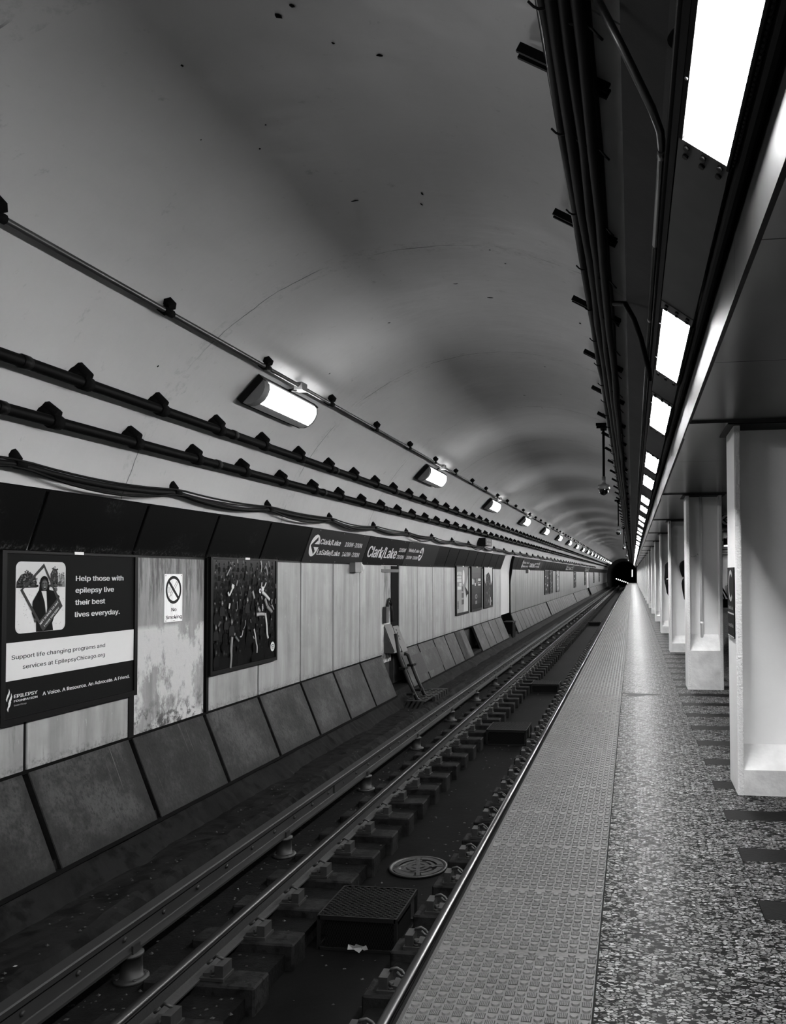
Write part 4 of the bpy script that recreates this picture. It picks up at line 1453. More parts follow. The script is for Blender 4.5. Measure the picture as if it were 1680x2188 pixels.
# crowd poster: pixels of the sheet were read off as fractions, u across and v down
t, s = poster('poster of a packed concert crowd with raised arms, right of the no smoking plate', 8.32, 9.905, .402, 1.635)
PX0, PX1, PZ0, PZ1 = 8.32, 9.905, .402, 1.635
def cw(px, py):
    """zoom position on the slanted sheet -> Y, Z on the wall"""
    u = (px - 262) / (1518 - 262)
    top, bot = 148 + 20 * u, 2330 - 0 - 300 * u
    v = (py - top) / (bot - top)
    uu = u * 1.0
    # perspective across the sheet
    uu = u * .86 / (1 - .14 * u) 
    return PX0 + (PX1 - PX0) * uu, PZ1 - (PZ1 - PZ0) * v
def ce(px, py, rx, ry, b):
    a, z = cw(px, py)
    if b < .12:
        s.ell(a, z, rx * .00124, ry * .00060, grey(b), 12); return
    for q, (k, dx) in enumerate(((1.0, 0), (.8, .12), (.58, .22), (.34, .3))):   # soft lit side
        s.ell(a + dx * rx * .0012, z, rx * .0012 * k, ry * .00058 * k, grey(b * (.18, .38, .66, 1.0)[q]), 12)
def cs(pts, wd, b, taper=.8):
    for _ in range(2):           # rounded corners
        q = [pts[0]]
        for p0_, p1_ in zip(pts, pts[1:]):
            q += [tuple(p0_[i] * .75 + p1_[i] * .25 for i in (0, 1)), tuple(p0_[i] * .25 + p1_[i] * .75 for i in (0, 1))]
        pts = q + [pts[-1]]
    s.stroke([cw(*p) for p in pts], wd * .00098, grey(b * .3), taper)
    s.stroke([cw(p[0] + wd * .08, p[1]) for p in pts], wd * .00074, grey(b * .6), taper)
    s.stroke([cw(p[0] + wd * .14, p[1]) for p in pts], wd * .00042, grey(b), taper)
nb = 48
for k in range(nb):              # smoky backdrop, paler towards the top
    z1_, z0_ = PZ1 - (PZ1 - PZ0) * k / nb, PZ1 - (PZ1 - PZ0) * (k + 1) / nb
    s.rect(PX0, PX1, z0_, z1_, grey(.006 + .075 * max(0, 1 - k / 20) ** 1.6), .0006)
s.layer = 40
rr = random.Random(5)
def fan(a, z, h, tone, side, hood=False):
    """one spectator: dark shoulders, a face lit from one side, hair"""
    sh_ = tone * .04 + .004
    s.poly([(a - h * 1.25, z - h * 3.2), (a + h * 1.25, z - h * 3.2), (a + h * 1.15, z - h * 1.35), (a + h * .55, z - h * .95), (a - h * .55, z - h * .95), (a - h * 1.15, z - h * 1.35)], grey(sh_))
    s.ell(a, z + h * .12, h * .62, h * .92, grey(sh_ * .7), 14)
    for q in range(6):           # soft lit side of the face
        f = 1 - q / 6.5
        s.ell(a + side * h * .26 * (1 - f), z - h * .10, h * .48 * f, h * .72 * f, grey(tone * (.14 + .86 * (q / 5) ** 1.5)), 12)
    if h > .026:
        for d in (-.2, .2):
            s.ell(a + d * h + side * .06 * h, z + h * .06, h * .12, h * .06, grey(tone * .12), 8)
        s.ell(a + side * .08 * h, z - h * .44, h * .16, h * .08, grey(tone * .15), 8)
    if hood:
        s.ell(a, z + h * .45, h * .6, h * .5, grey(.004), 12)
rows_ = 15
for i in range(rows_):
    fz = i / (rows_ - 1)
    z = PZ1 - .05 - (PZ1 - PZ0 - .12) * fz ** .92
    n_ = int(17 - 8 * fz)
    for k in range(n_):
        a = PX0 + .04 + (PX1 - PX0 - .08) * (k + .5 + rr.uniform(-.4, .4)) / n_
        h = .024 + .030 * fz
        lit = rr.random()
        tone = (.30 if fz < .2 else .22 if fz < .5 else .12 if fz < .7 else .035) * (.15 + 1.5 * lit ** 3)
        a = min(max(a, PX0 + h * 1.3), PX1 - h * 1.3)
        fan(a, max(z + rr.uniform(-.02, .02), PZ0 + h * 3.3), h, tone, rr.choice((-1, 1)), rr.random() < .3)
        if fz < .45 and rr.random() < .22 and PX0 + .08 < a < PX1 - .08:      # an arm in the air
            d = rr.uniform(-.04, .04); L_ = h * rr.uniform(1.5, 3); zt = min(z + L_, PZ1 - .03)
            s.stroke([(a + h * .9, z - h * .6), (a + h * .9 + d * .5, (z + zt) / 2), (a + h * .9 + d, zt)], h * .42, grey(tone * .7), .6)
            s.ell(a + h * .9 + d, zt, h * .24, h * .32, grey(tone * .9), 8)
O = 1027                          # second zoom's offset below the first
for px, py, h, tone in ((915, 400, .030, .42), (1075, 455, .032, .45), (632, 475, .030, .30), (1170, 520, .026, .42), (1130, 320, .028, .36), (985, 690, .038, .58), (940, 930, .050, .50), (440, 1000, .046, .45), (1305, 740, .026, .42), (1145, 1000, .034, .42), (655, 950, .030, .36),
                        (630, O + 330, .052, .50), (520, O + 270, .040, .42), (300, O + 450, .046, .42), (870, O + 40, .03, .12), (1420, O + 270, .03, .34), (305, O + 110, .05, .12), (310, O + 940, .05, .12)):
    a, z = cw(px, py); fan(max(a, PX0 + h * 1.3), z, h, tone, 1, False)
for pts, wd, b in (([(520, 470), (570, 370), (600, 310)], 26, .42), ([(590, 330), (585, 292)], 9, .5), ([(600, 330), (612, 300)], 9, .5), ([(605, 340), (625, 335)], 9, .5),
        ([(550, 790), (570, 870), (620, 760), (650, 690)], 36, .8), ([(740, 560), (715, 660)], 28, .35), ([(735, 150), (740, 220)], 18, .6), ([(1200, 170), (1225, 270), (1205, 390)], 32, .55), ([(1360, 170), (1375, 280)], 18, .45),
        ([(1320, 210), (1280, 330)], 20, .42), ([(1310, 280), (1335, 380), (1335, 450)], 24, .52), ([(850, 170), (860, 230)], 12, .4), ([(1005, 300), (1005, 500)], 16, .2), ([(410, 520), (430, 460)], 12, .25), ([(1040, 760), (1075, 900)], 50, .42),
        ([(1225, 590), (1215, 690)], 24, .85), ([(1310, 590), (1270, 690)], 26, .85), ([(1230, 770), (1300, 830), (1380, 920)], 55, .75), ([(1290, 900), (1330, 1040)], 62, .36), ([(1430, 910), (1420, 1000)], 24, .5), ([(1240, 1010), (1250, 1110)], 26, .7),
        ([(1505, 610), (1508, 700)], 16, .4), ([(465, 570), (480, 540)], 24, .3), ([(585, 1010), (570, 1110)], 40, .75), ([(1220, 860), (1230, 920)], 24, .6), ([(1425, 1020), (1470, 1110)], 30, .4), ([(1500, 900), (1495, 1000)], 14, .4),
        ([(400, O + 340), (360, O + 430)], 38, .14), ([(895, O + 300), (900, O + 400), (860, O + 480)], 20, .25), ([(850, O + 500), (830, O + 620), (790, O + 625)], 24, .5), ([(1000, O + 280), (1010, O + 350)], 16, .3), ([(1120, O + 190), (1200, O + 172), (1290, O + 180)], 50, .55),
        ([(1295, O + 160), (1325, O + 380), (1330, O + 560), (1355, O + 640)], 50, .75), ([(1150, O + 60), (1190, O + 120)], 50, .4), ([(1235, O + 20), (1240, O + 120)], 28, .75), ([(1330, O + 20), (1430, O + 130)], 62, .3), ([(1070, O + 470), (1100, O + 600), (1110, O + 720), (1135, O + 800), (1130, O + 930)], 34, .62),
        ([(1050, O + 610), (1075, O + 660)], 25, .4), ([(635, O + 630), (620, O + 780), (610, O + 900), (625, O + 1000), (605, O + 1230)], 58, .26), ([(645, O + 640), (630, O + 900), (630, O + 1010)], 18, .5), ([(690, O + 550), (685, O + 600)], 24, .5), ([(700, O + 620), (770, O + 710)], 38, .18)):
    cs(pts, wd, b)
a, z = cw(1190, 755); s.ell(a, z, .030, .030, grey(.8), 16); s.ell(a, z, .014, .017, grey(.02), 12)
a, z = cw(1243, 715); s.ell(a, z, .036, .030, grey(.8), 14)
a, z = cw(645, 680); s.ell(a, z, .030, .028, grey(.8), 14); s.stroke([(a, z), (a + .035, z + .012)], .012, grey(.8), .6); s.stroke([(a - .005, z), (a - .02, z + .035)], .012, grey(.75), .6)
a, z = 9.797, .545
s.ell(a, z, .060, .060, grey(.85), 28)
for q, (w_, dz) in enumerate(((.040, .022), (.033, .0), (.027, -.02))):
    s.stroke([(a - w_, z + dz - .010), (a - w_ * .5, z + dz - .001), (a, z + dz + .002), (a + w_ * .5, z + dz - .001), (a + w_, z + dz - .010)], .0095 - .001 * q, grey(.01), 1)
s.build('poster_print', t)

# three narrow posters farther on
t, s = poster('pale poster with white text blocks and a dark bird shape, first of three far posters', 20.80, 22.31, .43, 1.655, fr=.06)
s.rect(20.80, 22.31, .43, 1.655, grey(.33))
s.poly([(21.7, .43), (22.31, .43), (22.31, 1.45), (22.05, 1.2), (21.8, 1.0)], grey(.55))
s.ell(21.70, 1.38, .13, .20, grey(.8), 20)
s.text('AFTER', 20.88, 21.42, 1.43, .13, Wt, .02)
for a, b, z0_, z1_ in ((20.86, 21.40, 1.345, 1.405), (20.86, 21.42, 1.255, 1.325), (21.15, 21.42, 1.15, 1.22), (20.92, 21.42, 1.05, 1.13)):
    s.rect(a, b, z0_, z1_, grey(.7))
    for q in range(5):
        s.rect(a + (b - a) * (q + .75) / 5.4, a + (b - a) * (q + .85) / 5.4, z0_, z1_ - .02, grey(.3))
for z0_, wv in ((1.0, .17), (.82, .25), (.64, .3)):
    for q in range(4):
        s.rect(21.45 + wv * q / 4, 21.45 + wv * (q + .75) / 4, z0_, z0_ + .13, grey(.05))
s.poly([(21.82, 1.20), (21.9, 1.12), (22.12, 1.04), (22.31, .97), (22.31, .90), (22.12, .88), (22.06, .80), (21.98, .92)], grey(.02))
for q in range(7):
    s.rect(20.9, 21.06, .55 + q * .028, .57 + q * .028, grey(.06))
s.build('poster_print', t)
t, s = poster('dark grey poster with white bottle shapes, middle of three far posters', 22.80, 24.28, .44, 1.655, fr=.06)
for k in range(8):
    s.rect(22.80, 24.28, .44 + 1.215 * k / 8, .44 + 1.215 * (k + 1) / 8, grey((.02, .04, .05, .06, .07, .10, .14,   .16)[k]), .00042)
s.layer = 12
for a, b, z0_, z1_, v in ((22.88, 23.06, 1.16, 1.33, .6), (23.10, 23.22, 1.16, 1.30, .5), (23.30, 23.43, 1.12, 1.20, .8), (23.58, 23.68, 1.16, 1.33, .4), (23.80, 24.2, 1.25, 1.33, .75), (23.84, 23.95, 1.18, 1.22, .8), (24.06, 24.16, 1.18, 1.22, .8), (23.8, 24.2, 1.12, 1.16, .75)):
    s.rrect(a, b, z0_, z1_, .015, grey(v))
s.ell(23.5, .80, .17, .07, grey(.28), 20); s.ell(23.5, .80, .10, .04, grey(.08), 20); s.rect(23.36, 23.64, .58, .68, grey(.22))
s.build('poster_print', t)
t, s = poster('contrasty photo poster of a tall dark figure, last of three far posters', 24.77, 26.24, .45, 1.665, fr=.06)
s.rect(24.77, 26.24, .45, 1.665, grey(.05))
s.poly([(24.77, 1.665), (26.24, 1.665), (26.24, 1.25), (26.0, 1.1), (25.9, 1.4), (25.6, 1.52), (25.2, 1.45), (25.05, 1.15), (24.9, 1.25), (24.77, 1.5)], grey(.7))
rr = random.Random(9)
for k in range(90):
    a, z = 25.45 + rr.gauss(0, .22), rr.uniform(.5, 1.48)
    s.stroke([(a, z), (a + rr.uniform(-.08, .08), z - rr.uniform(.04, .12))], .03, grey(rr.choice((.01, .02, .04, .1, .2, .4))), .5)
s.rect(25.85, 25.95, .45, .72, grey(.6)); s.rect(26.08, 26.18, .55, .62, grey(.4))
s.build('poster_print', t)
FARP = ((42.4, 44.4, 'first'), (44.8, 46.6, 'second'), (48.9, 51.3, 'third'), (63.9, 68.0, 'fourth'), (78.3, 82.2, 'fifth'), (96.2, 104.5, 'sixth'), (112, 118, 'seventh'))
for i, (a, b, o_) in enumerate(FARP):
    b = min(b, a + 2.0)
    t, s = poster('%s small dark distant poster past the wall niche, counted from the camera' % o_, a, b, .43, 1.64, fr=.07, clip=False)
    s.rect(a, b, .43, 1.64, grey((.03, .05, .3, .06, .04, .05, .05)[i]))
    rr = random.Random(20 + i)
    for k in range(14):
        aa, zz = rr.uniform(a + .1, b - .5), rr.uniform(.5, 1.5)
        s.rect(aa, aa + rr.uniform(.1, .4), zz, zz + rr.uniform(.03, .12), grey(rr.choice((.02, .2, .5, .7))))
    s.build('poster_print', t)

# no smoking plate
t = thing('no_smoking_sign', 'white no smoking plate screwed to the stained slab', 'sign', (XW, 7.61, .985))
bm = bm_new(); box(bm, XW - .001, XW + .008, 7.448, 7.768, .987, 1.468); obj('sign_plate', bm, M('weathered_white_plate', .78, .4, var=.12, scale=2, stretch=(1, 14, .5)), t)
s = Sheet((XW + .008, 7.607, 1.309), (0, 1, 0), (0, 0, 1), (1, 0, 0))
n = 40
for k in range(n):
    a, b = 2 * pi * k / n, 2 * pi * (k + 1) / n
    s.poly([(.141 * cos(a), .141 * sin(a)), (.141 * cos(b), .141 * sin(b)), (.111 * cos(b), .111 * sin(b)), (.111 * cos(a), .111 * sin(a))], grey(.04), .0008)
s.layer = 10
def cig(c0, c1, wv):
    d = Vector((c1[0] - c0[0], c1[1] - c0[1])).normalized(); q = Vector((-d.y, d.x)) * wv
    P4 = [(c0[0] + q.x, c0[1] + q.y), (c1[0] + q.x, c1[1] + q.y), (c1[0] - q.x, c1[1] - q.y), (c0[0] - q.x, c0[1] - q.y)]
    for i_ in range(4):
        s.stroke([P4[i_], P4[(i_ + 1) % 4]], .0045, grey(.03), 1)
cig((-.055, -.05), (.065, .075), .012)
s.stroke([(-.075, -.075), (-.06, -.055)], .012, grey(.4), 1)
for dx in (0, .014, .028):
    s.stroke([(-.09 + dx, -.03), (-.098 + dx, -.01), (-.085 + dx, .008), (-.095 + dx, .03)], .004, grey(.1), 1)
s.stroke([(-.088, .088), (.088, -.088)], .030, grey(.04), 1)
s.text('No', -.036, .052, -.217, .052, grey(.01), .012)
s.text('Smoking', -.134, .150, -.291, .050, grey(.01), .012)
for a, b in ((-.14, .143), (.14, .143), (-.135, -.308), (.145, -.300)):
    s.ell(a, b, .006, .006, grey(.05), 8)
s.stroke([(-.01, -.312), (.03, -.311)], .004, grey(.1), 1)
s.build('print', t)

# station name boards on the header
HB, HT = Vector((XW, 0, 1.640)), Vector((-4.43, 0, 2.115))
hu = (HT - HB).normalized(); HLn = (HT - HB).length
hn = Vector((hu.z, 0, -hu.x))
if hn.x < 0:
    hn = -hn
def board(y0, y1, label, back):
    t = thing('station_sign', label, 'sign', (XW, (y0 + y1) / 2, 1.64))
    bm = bm_new()
    a, b = HB + hn * .004, HT + hn * .004
    prism(bm, [(a.x, a.z), (b.x, b.z), (b.x - hn.x * .03, b.z - hn.z * .03), (a.x - hn.x * .03, a.z - hn.z * .03)], y0 + .008, y1 - .008)
    obj('sign_board', bm, back, t)
    bm = bm_new()
    for yy_ in (y0 + .3, (y0 + y1) / 2, y1 - .3):
        for f_ in (.04, .96):
            p = HB + (HT - HB) * f_ + hn * .004
            cyl(bm, (p.x, yy_, p.z), hn, .010, .006, 6)
    obj('board_screws', bm, 'screw', t)
    return t, Sheet(HB + hn * .004, (0, 1, 0), hu, hn)
def disc(s, a, tc, r, flip, dark):
    b = tc * HLn
    s.ell(a, b, r, r, Wt, 32)
    f = -1 if flip else 1
    q = lambda x, y_: (a + f * x * r, b + y_ * r)
    # arrow notched out of the disc: a wide chevron with a thick shaft
    s.poly([q(-.86, 0), q(.28, .80), q(.46, .50), q(-.30, 0)], dark)
    s.poly([q(-.86, 0), q(-.30, 0), q(.46, -.50), q(.28, -.80)], dark)
    s.poly([q(-.35, .14), q(1.02, .14), q(1.02, -.14), q(-.35, -.14)], dark)
for i, y0 in enumerate(SIGNED):
    where = ['near', 'second', 'third', 'fourth'][i]
    tail = {0: 'nearest', 1: 'past the wall niche', 2: 'far down the wall', 3: 'farthest down the wall'}[i]
    d = y0 - 10.80
    t, s = board(y0, y0 + 2.53, 'dark grey sign with left arrow disc and two street names, %s' % tail, 'signgrey')
    dk = MT['signgrey']
    disc(s, 11.07 + d, .50, .165, False, dk)
    s.text('Clark/Lake', 11.25 + d, 12.06 + d, .560 * HLn, .115, Wt, .014)
    s.text('100W-200N', 12.27 + d, 13.06 + d, .555 * HLn, .105, Wt, .010)
    s.text('LaSalle/Lake', 11.25 + d, 12.17 + d, .235 * HLn, .115, Wt, .014)
    s.text('140W-200N', 12.28 + d, 13.07 + d, .230 * HLn, .105, Wt, .010)
    s.build('lettering', t)
    t, s = board(y0 + 2.53, y0 + 5.0, 'black station name sign in large white letters, %s' % tail, 'signblack')
    s.text('Clark/Lake', 13.48 + d, 15.17 + d, .265 * HLn, .285, Wt, .016)
    s.text('100W', 15.27 + d, 15.72 + d, .55 * HLn, .11, Wt, .010)
    s.text('200N', 15.27 + d, 15.72 + d, .265 * HLn, .11, Wt, .010)
    s.build('lettering', t)
    t, s = board(y0 + 5.0, y0 + 7.6, 'dark grey sign with right arrow disc beside the street name, %s' % tail, 'signgrey')
    s.text('Wells/Lake', 15.94 + d, 16.74 + d, .585 * HLn, .10, Wt, .012)
    s.text('200W-200N', 15.92 + d, 16.78 + d, .285 * HLn, .095, Wt, .010)
    disc(s, 16.96 + d, .53, .15, True, dk)
    s.build('lettering', t)

# small surveillance box under the boards
t = thing('wall_camera', 'pale boxy camera with a round lens under the station boards', 'camera', (XW, 12.93, 1.49))
bm = bm_new(); box(bm, XW - .001, XW + .10, 12.77, 13.06, 1.495, 1.655); obj('camera_box', bm, 'lampgrey', t)
bm = bm_new(); box(bm, XW, XW + .105, 13.06, 13.09, 1.49, 1.66); cyl(bm, (XW + .06, 13.09, 1.575), (.35, 1, 0), .062, .05, 16); obj('lens_bezel', bm, 'white', t)
bm = bm_new(); cyl(bm, (XW + .078, 13.14, 1.575), (.35, 1, 0), .036, .03, 14); obj('lens', bm, 'domeglass', t)
# second one far off
c = put_copy(t, (XW, 35.2, 1.49)); tag(c, 'tiny far boxy camera under the second set of station boards', 'camera')

# ------------------------------------------------------------------ the niche with cabinets and conduits
t = thing('equipment_cabinet', 'grey steel cabinet pair leaning in the wall niche with looped cables', 'cabinet', (-4.5, 15.1, -.1))
tilt = -.36
def lean(x, z, z0=-.05):
    return x - (z - z0) * .40
def leanbox(bm, xf, th, y0, y1, z0, z1):
    vs = [bm.verts.new((lean(x, z), y, z)) for x in (xf - th, xf) for y in (y0, y1) for z in (z0, z1)]
    for q in ((0, 1, 3, 2), (4, 6, 7, 5), (0, 4, 5, 1), (2, 3, 7, 6), (0, 2, 6, 4), (1, 5, 7, 3)):
        bm.faces.new([vs[i_] for i_ in q])
bm = bm_new(); leanbox(bm, -4.42, .22, 14.72, 15.20, -.02, .56); o = obj('cabinet_body', bm, 'cabinet', t)
bm = bm_new(); leanbox(bm, -4.405, .015, 14.74, 15.18, .01, .53); obj('cabinet_door', bm, 'cabinet', t)
bm = bm_new(); leanbox(bm, -4.42, .22, 15.26, 15.62, -.05, .55); o = obj('cabinet_body', bm, 'cabinet', t)
bm = bm_new()
for k in range(4):
    leanbox(bm, -4.41, .012, 15.38, 15.50, .18 + k * .06, .21 + k * .06)
obj('vent_slots', bm, 'cabinet', t)
for k, yv in enumerate((14.74, 15.3)):
    bm = bm_new()
    tube(bm, [(-4.40, yv - .02, .35 if k == 0 else -.08), (-4.33, yv, -.1), (-4.18, yv + .1, -.55), (-4.06, yv + .22, -.90), (-3.98, yv + .3, -.96)], .036, 10)
    pp = obj('conduit', bm, 'third', t)
    bm = bm_new()
    for q, z in ((.3, -.3), (.75, -.78)):
        box(bm, -4.42 + .30 * q, -4.30 + .30 * q, yv - .09 + .1 * q, yv + .14 + .1 * q, z - .02, z + .02)
    obj('pipe_clamp', bm, 'black', pp)
for r_, top in ((.17, .98), (.13, .92), (.21, 1.0)):
    bm = bm_new()
    tube(bm, [(-4.60, 14.98 - r_ + .35 * cos(a_) * 0 + (r_) * (1 - cos(a_)), .55 + (top - .55) * sin(a_)) for a_ in [pi * q / 14 for q in range(15)]], .014, 6)
    obj('cable_loop', bm, 'cable', t)
bm = bm_new(); box(bm, -4.62, -4.55, 14.62, 14.78, .55, .85); obj('switch_box', bm, 'cabinet', t)
bm = bm_new()                    # solid black block: painted shade of an opening behind the cabinets, with a lintel
box(bm, -4.80, -4.62, 15.16, 15.60, -.1, 1.62)
o = obj('doorway_shade_block', bm, 'blackdull', wall)
bm = bm_new(); box(bm, -4.66, -4.60, 14.5, 15.62, 1.50, 1.56); obj('lintel_bar', bm, 'cabinet', wall)
# perforated step plate on the ledge
t = thing('step_plate', 'bent perforated steel step plate on the ledge below the cabinets', 'step', (-4.05, 15.6, -.99))
bm = bm_new()
for i in range(9):               # bars with gaps leave long slots
    y = 14.75 + i * .2
    box(bm, -4.25, -3.86, y, y + .12, -.925, -.905)
    box(bm, -3.86, -3.80, y, y + .12, -1.0, -.905) if i > 2 else None
for xx in (-4.25, -4.12, -3.99, -3.88):
    box(bm, xx, xx + .03, 14.75, 16.47, -.927, -.907)
obj('slotted_top', bm, 'cast', t)
bm = bm_new()
for i in range(5):
    x = -4.24 + i * .085
    vs = [bm.verts.new(p) for p in ((x, 14.75, -.905), (x + .05, 14.75, -.905), (x + .05, 14.42, -1.0), (x, 14.42, -1.0))]
    bm.faces.new(vs)
r_ = bmesh.ops.solidify(bm, geom=bm.faces[:], thickness=.012)
obj('ramp_bars', bm, 'cast', t)
# worn notice painted on a lower slab
t = thing('worn_notice', 'scraped pale notice board fixed low on the sooty slab past the cabinets', 'notice', (-4.5, 16.9, -.5))
LB, LT = Vector((-4.30, 0, -.77)), Vector((XW, 0, -.05))
lu = (LT - LB).normalized(); lnn = Vector((lu.z, 0, -lu.x)); lnn = lnn if lnn.x > 0 else -lnn
s = Sheet(LB + lnn * .004, (0, 1, 0), lu, lnn)
bm = bm_new()
for p4 in ([(16.0, .15), (18.35, .15), (18.35, .60), (16.0, .60)],):
    vs = [bm.verts.new(LB + Vector((0, a, 0)) + lu * b + lnn * l) for l in (.0, .006) for a, b in p4]
    bm.faces.new(vs[:4]); bm.faces.new(vs[4:])
    for k in range(4):
        bm.faces.new((vs[k], vs[(k + 1) % 4], vs[4 + (k + 1) % 4], vs[4 + k]))
obj('notice_plate', bm, 'lower', t)
rr = random.Random(4)
s.layer = 60
for k in range(4):
    s.stroke([(16.15 + k * .12, .2), (16.35 + k * .12, .35), (16.2 + k * .12, .55)], .035, grey(.12), .6)
s.poly([(16.75, .52), (17.45, .55), (17.6, .42), (17.4, .22), (16.9, .20), (16.8, .3)], grey(.2))
for row, z in enumerate((.47, .37, .26)):
    a = 16.85 + row * .03
    while a < 17.9 - row * .15:
        wv = rr.uniform(.03, .07)
        s.rect(a, a + wv, z, z + .06, grey(.04 if a < 17.45 else .18)); a += wv + .025
s.build('worn_print', t)
bm = bm_new(); box(bm, -4.648, -4.63, 14.5, 15.17, -.2, 1.62); obj('niche_back', bm, 'pilaster', wall, base=(-4.63, 14.5, -.2))  # added duller facing, covers the vault to tone down its brightness here
# dark box in the far niche and reveal
t = thing('niche_box', 'black equipment box standing on the ledge in the far wall niche', 'box', (-4.3, 29.4, -.99))
bm = bm_new(); box(bm, -4.62, -4.29, 28.9, 29.6, -1.0, -.30); obj('box_body', bm, 'blackdull', t)
bm = bm_new(); box(bm, -4.64, -4.27, 28.87, 29.63, -.30, -.26); obj('box_lid', bm, 'black', t)
bm = bm_new(); prism(bm, [(-4.9, 2.1), (-4.9, -1.0), (-4.32, -1.0), (-4.42, -.7), (-4.60, .0), (-4.63, 1.0), (-4.45, 2.15)], 30.45, 30.56); obj('niche_cheek', bm, 'blackdull', wall)
# speaker / train indicator box under the pipes
t = thing('indicator_box', 'small black hanging indicator box under the pipes beyond the name boards', 'box', (-4.27, 23.5, 2.35))
bm = bm_new(); box(bm, -4.44, -4.20, 23.05, 24.1, 2.30, 2.51); obj('box_body', bm, 'black', t)
bm = bm_new(); tube(bm, [(-4.42, 23.0, 2.48), (-4.53, 23.0, 2.52)], .02, 6); tube(bm, [(-4.42, 24.1, 2.48), (-4.53, 24.1, 2.52)], .02, 6); obj('mount_arms', bm, 'pipedark', t)
s = Sheet((-4.20, 0, 0), (0, 1, 0), (0, 0, 1), (1, 0, 0))
for a, b in ((23.3, 2.43), (23.3, 2.33), (23.65, 2.43), (23.65, 2.33)):
    s.rect(a, a + .22, b, b + .05, grey(.25))
s.build('display_marks', t)

# far tunnel lamps
F0 = None
for i in range(8):
    yv = 158 + i * 4.0
    x = (1318 + i * 3.9 - 1352) / 1730 * yv; z = EYE + (1226 - (1236.5 + i * 1.45)) / 1730 * yv
    if F0 is None:
        F0 = thing('tunnel_lamp', 'tiny lamp of the low string in the dark tunnel beyond the station', 'lamp', (x, yv, z), 'low string of tunnel lamps')
        bm = bm_new(); lathe(bm, [(0, -.10), (.07, -.06), (.085, .0), (.06, .07), (0, .09)], (x, yv, z), 10); obj('globe', bm, 'lens2', F0)
        bm = bm_new(); tube(bm, [(x, yv, z + .1), (x, yv, z + .2)], .04, 8); obj('cap', bm, 'black', F0)
    else:
        c = put_copy(F0, (x, yv, z)); tag(c, 'tiny lamp of the low string in the dark tunnel beyond the station', 'lamp', 'low string of tunnel lamps')
for i in range(6):
    yv = 158 + i * 5.0
    x = -.06; z = EYE + (1226 - (1231 - i * 2.5)) / 1730 * yv
    c = put_copy(F0, (x, yv, z)); tag(c, 'tiny lamp of the upright string in the dark tunnel mouth', 'lamp', 'upright string of tunnel lamps')

# ------------------------------------------------------------------ people between the columns
def skin_mesh(name, joints, edges, mat, parent, sub=1):
    me = bpy.data.meshes.new(name)
    me.from_pydata([j[0] for j in joints], edges, [])
    o = bpy.data.objects.new(name, me); COL.objects.link(o)
    md = o.modifiers.new('skin', 'SKIN'); md.use_smooth_shade = True
    for i, j in enumerate(joints):
        sv = me.skin_vertices[0].data[i]
        r = j[1]
        sv.radius = r if isinstance(r, tuple) else (r, r)
        sv.use_root = (i == 0)
    ms = o.modifiers.new('sub', 'SUBSURF'); ms.levels = sub; ms.render_levels = sub
    dg = bpy.context.evaluated_depsgraph_get()
    m2 = bpy.data.meshes.new_from_object(o.evaluated_get(dg))
    m2.name = name
    bpy.data.objects.remove(o); bpy.data.meshes.remove(me)
    m2.materials.clear()
    m2.materials.append(MT[mat])
    for p in m2.polygons:
        p.use_smooth = True
        p.material_index = 0
    o = bpy.data.objects.new(name, m2); COL.objects.link(o)
    o.parent = parent; WL[o.name] = WL[parent.name]
    return o
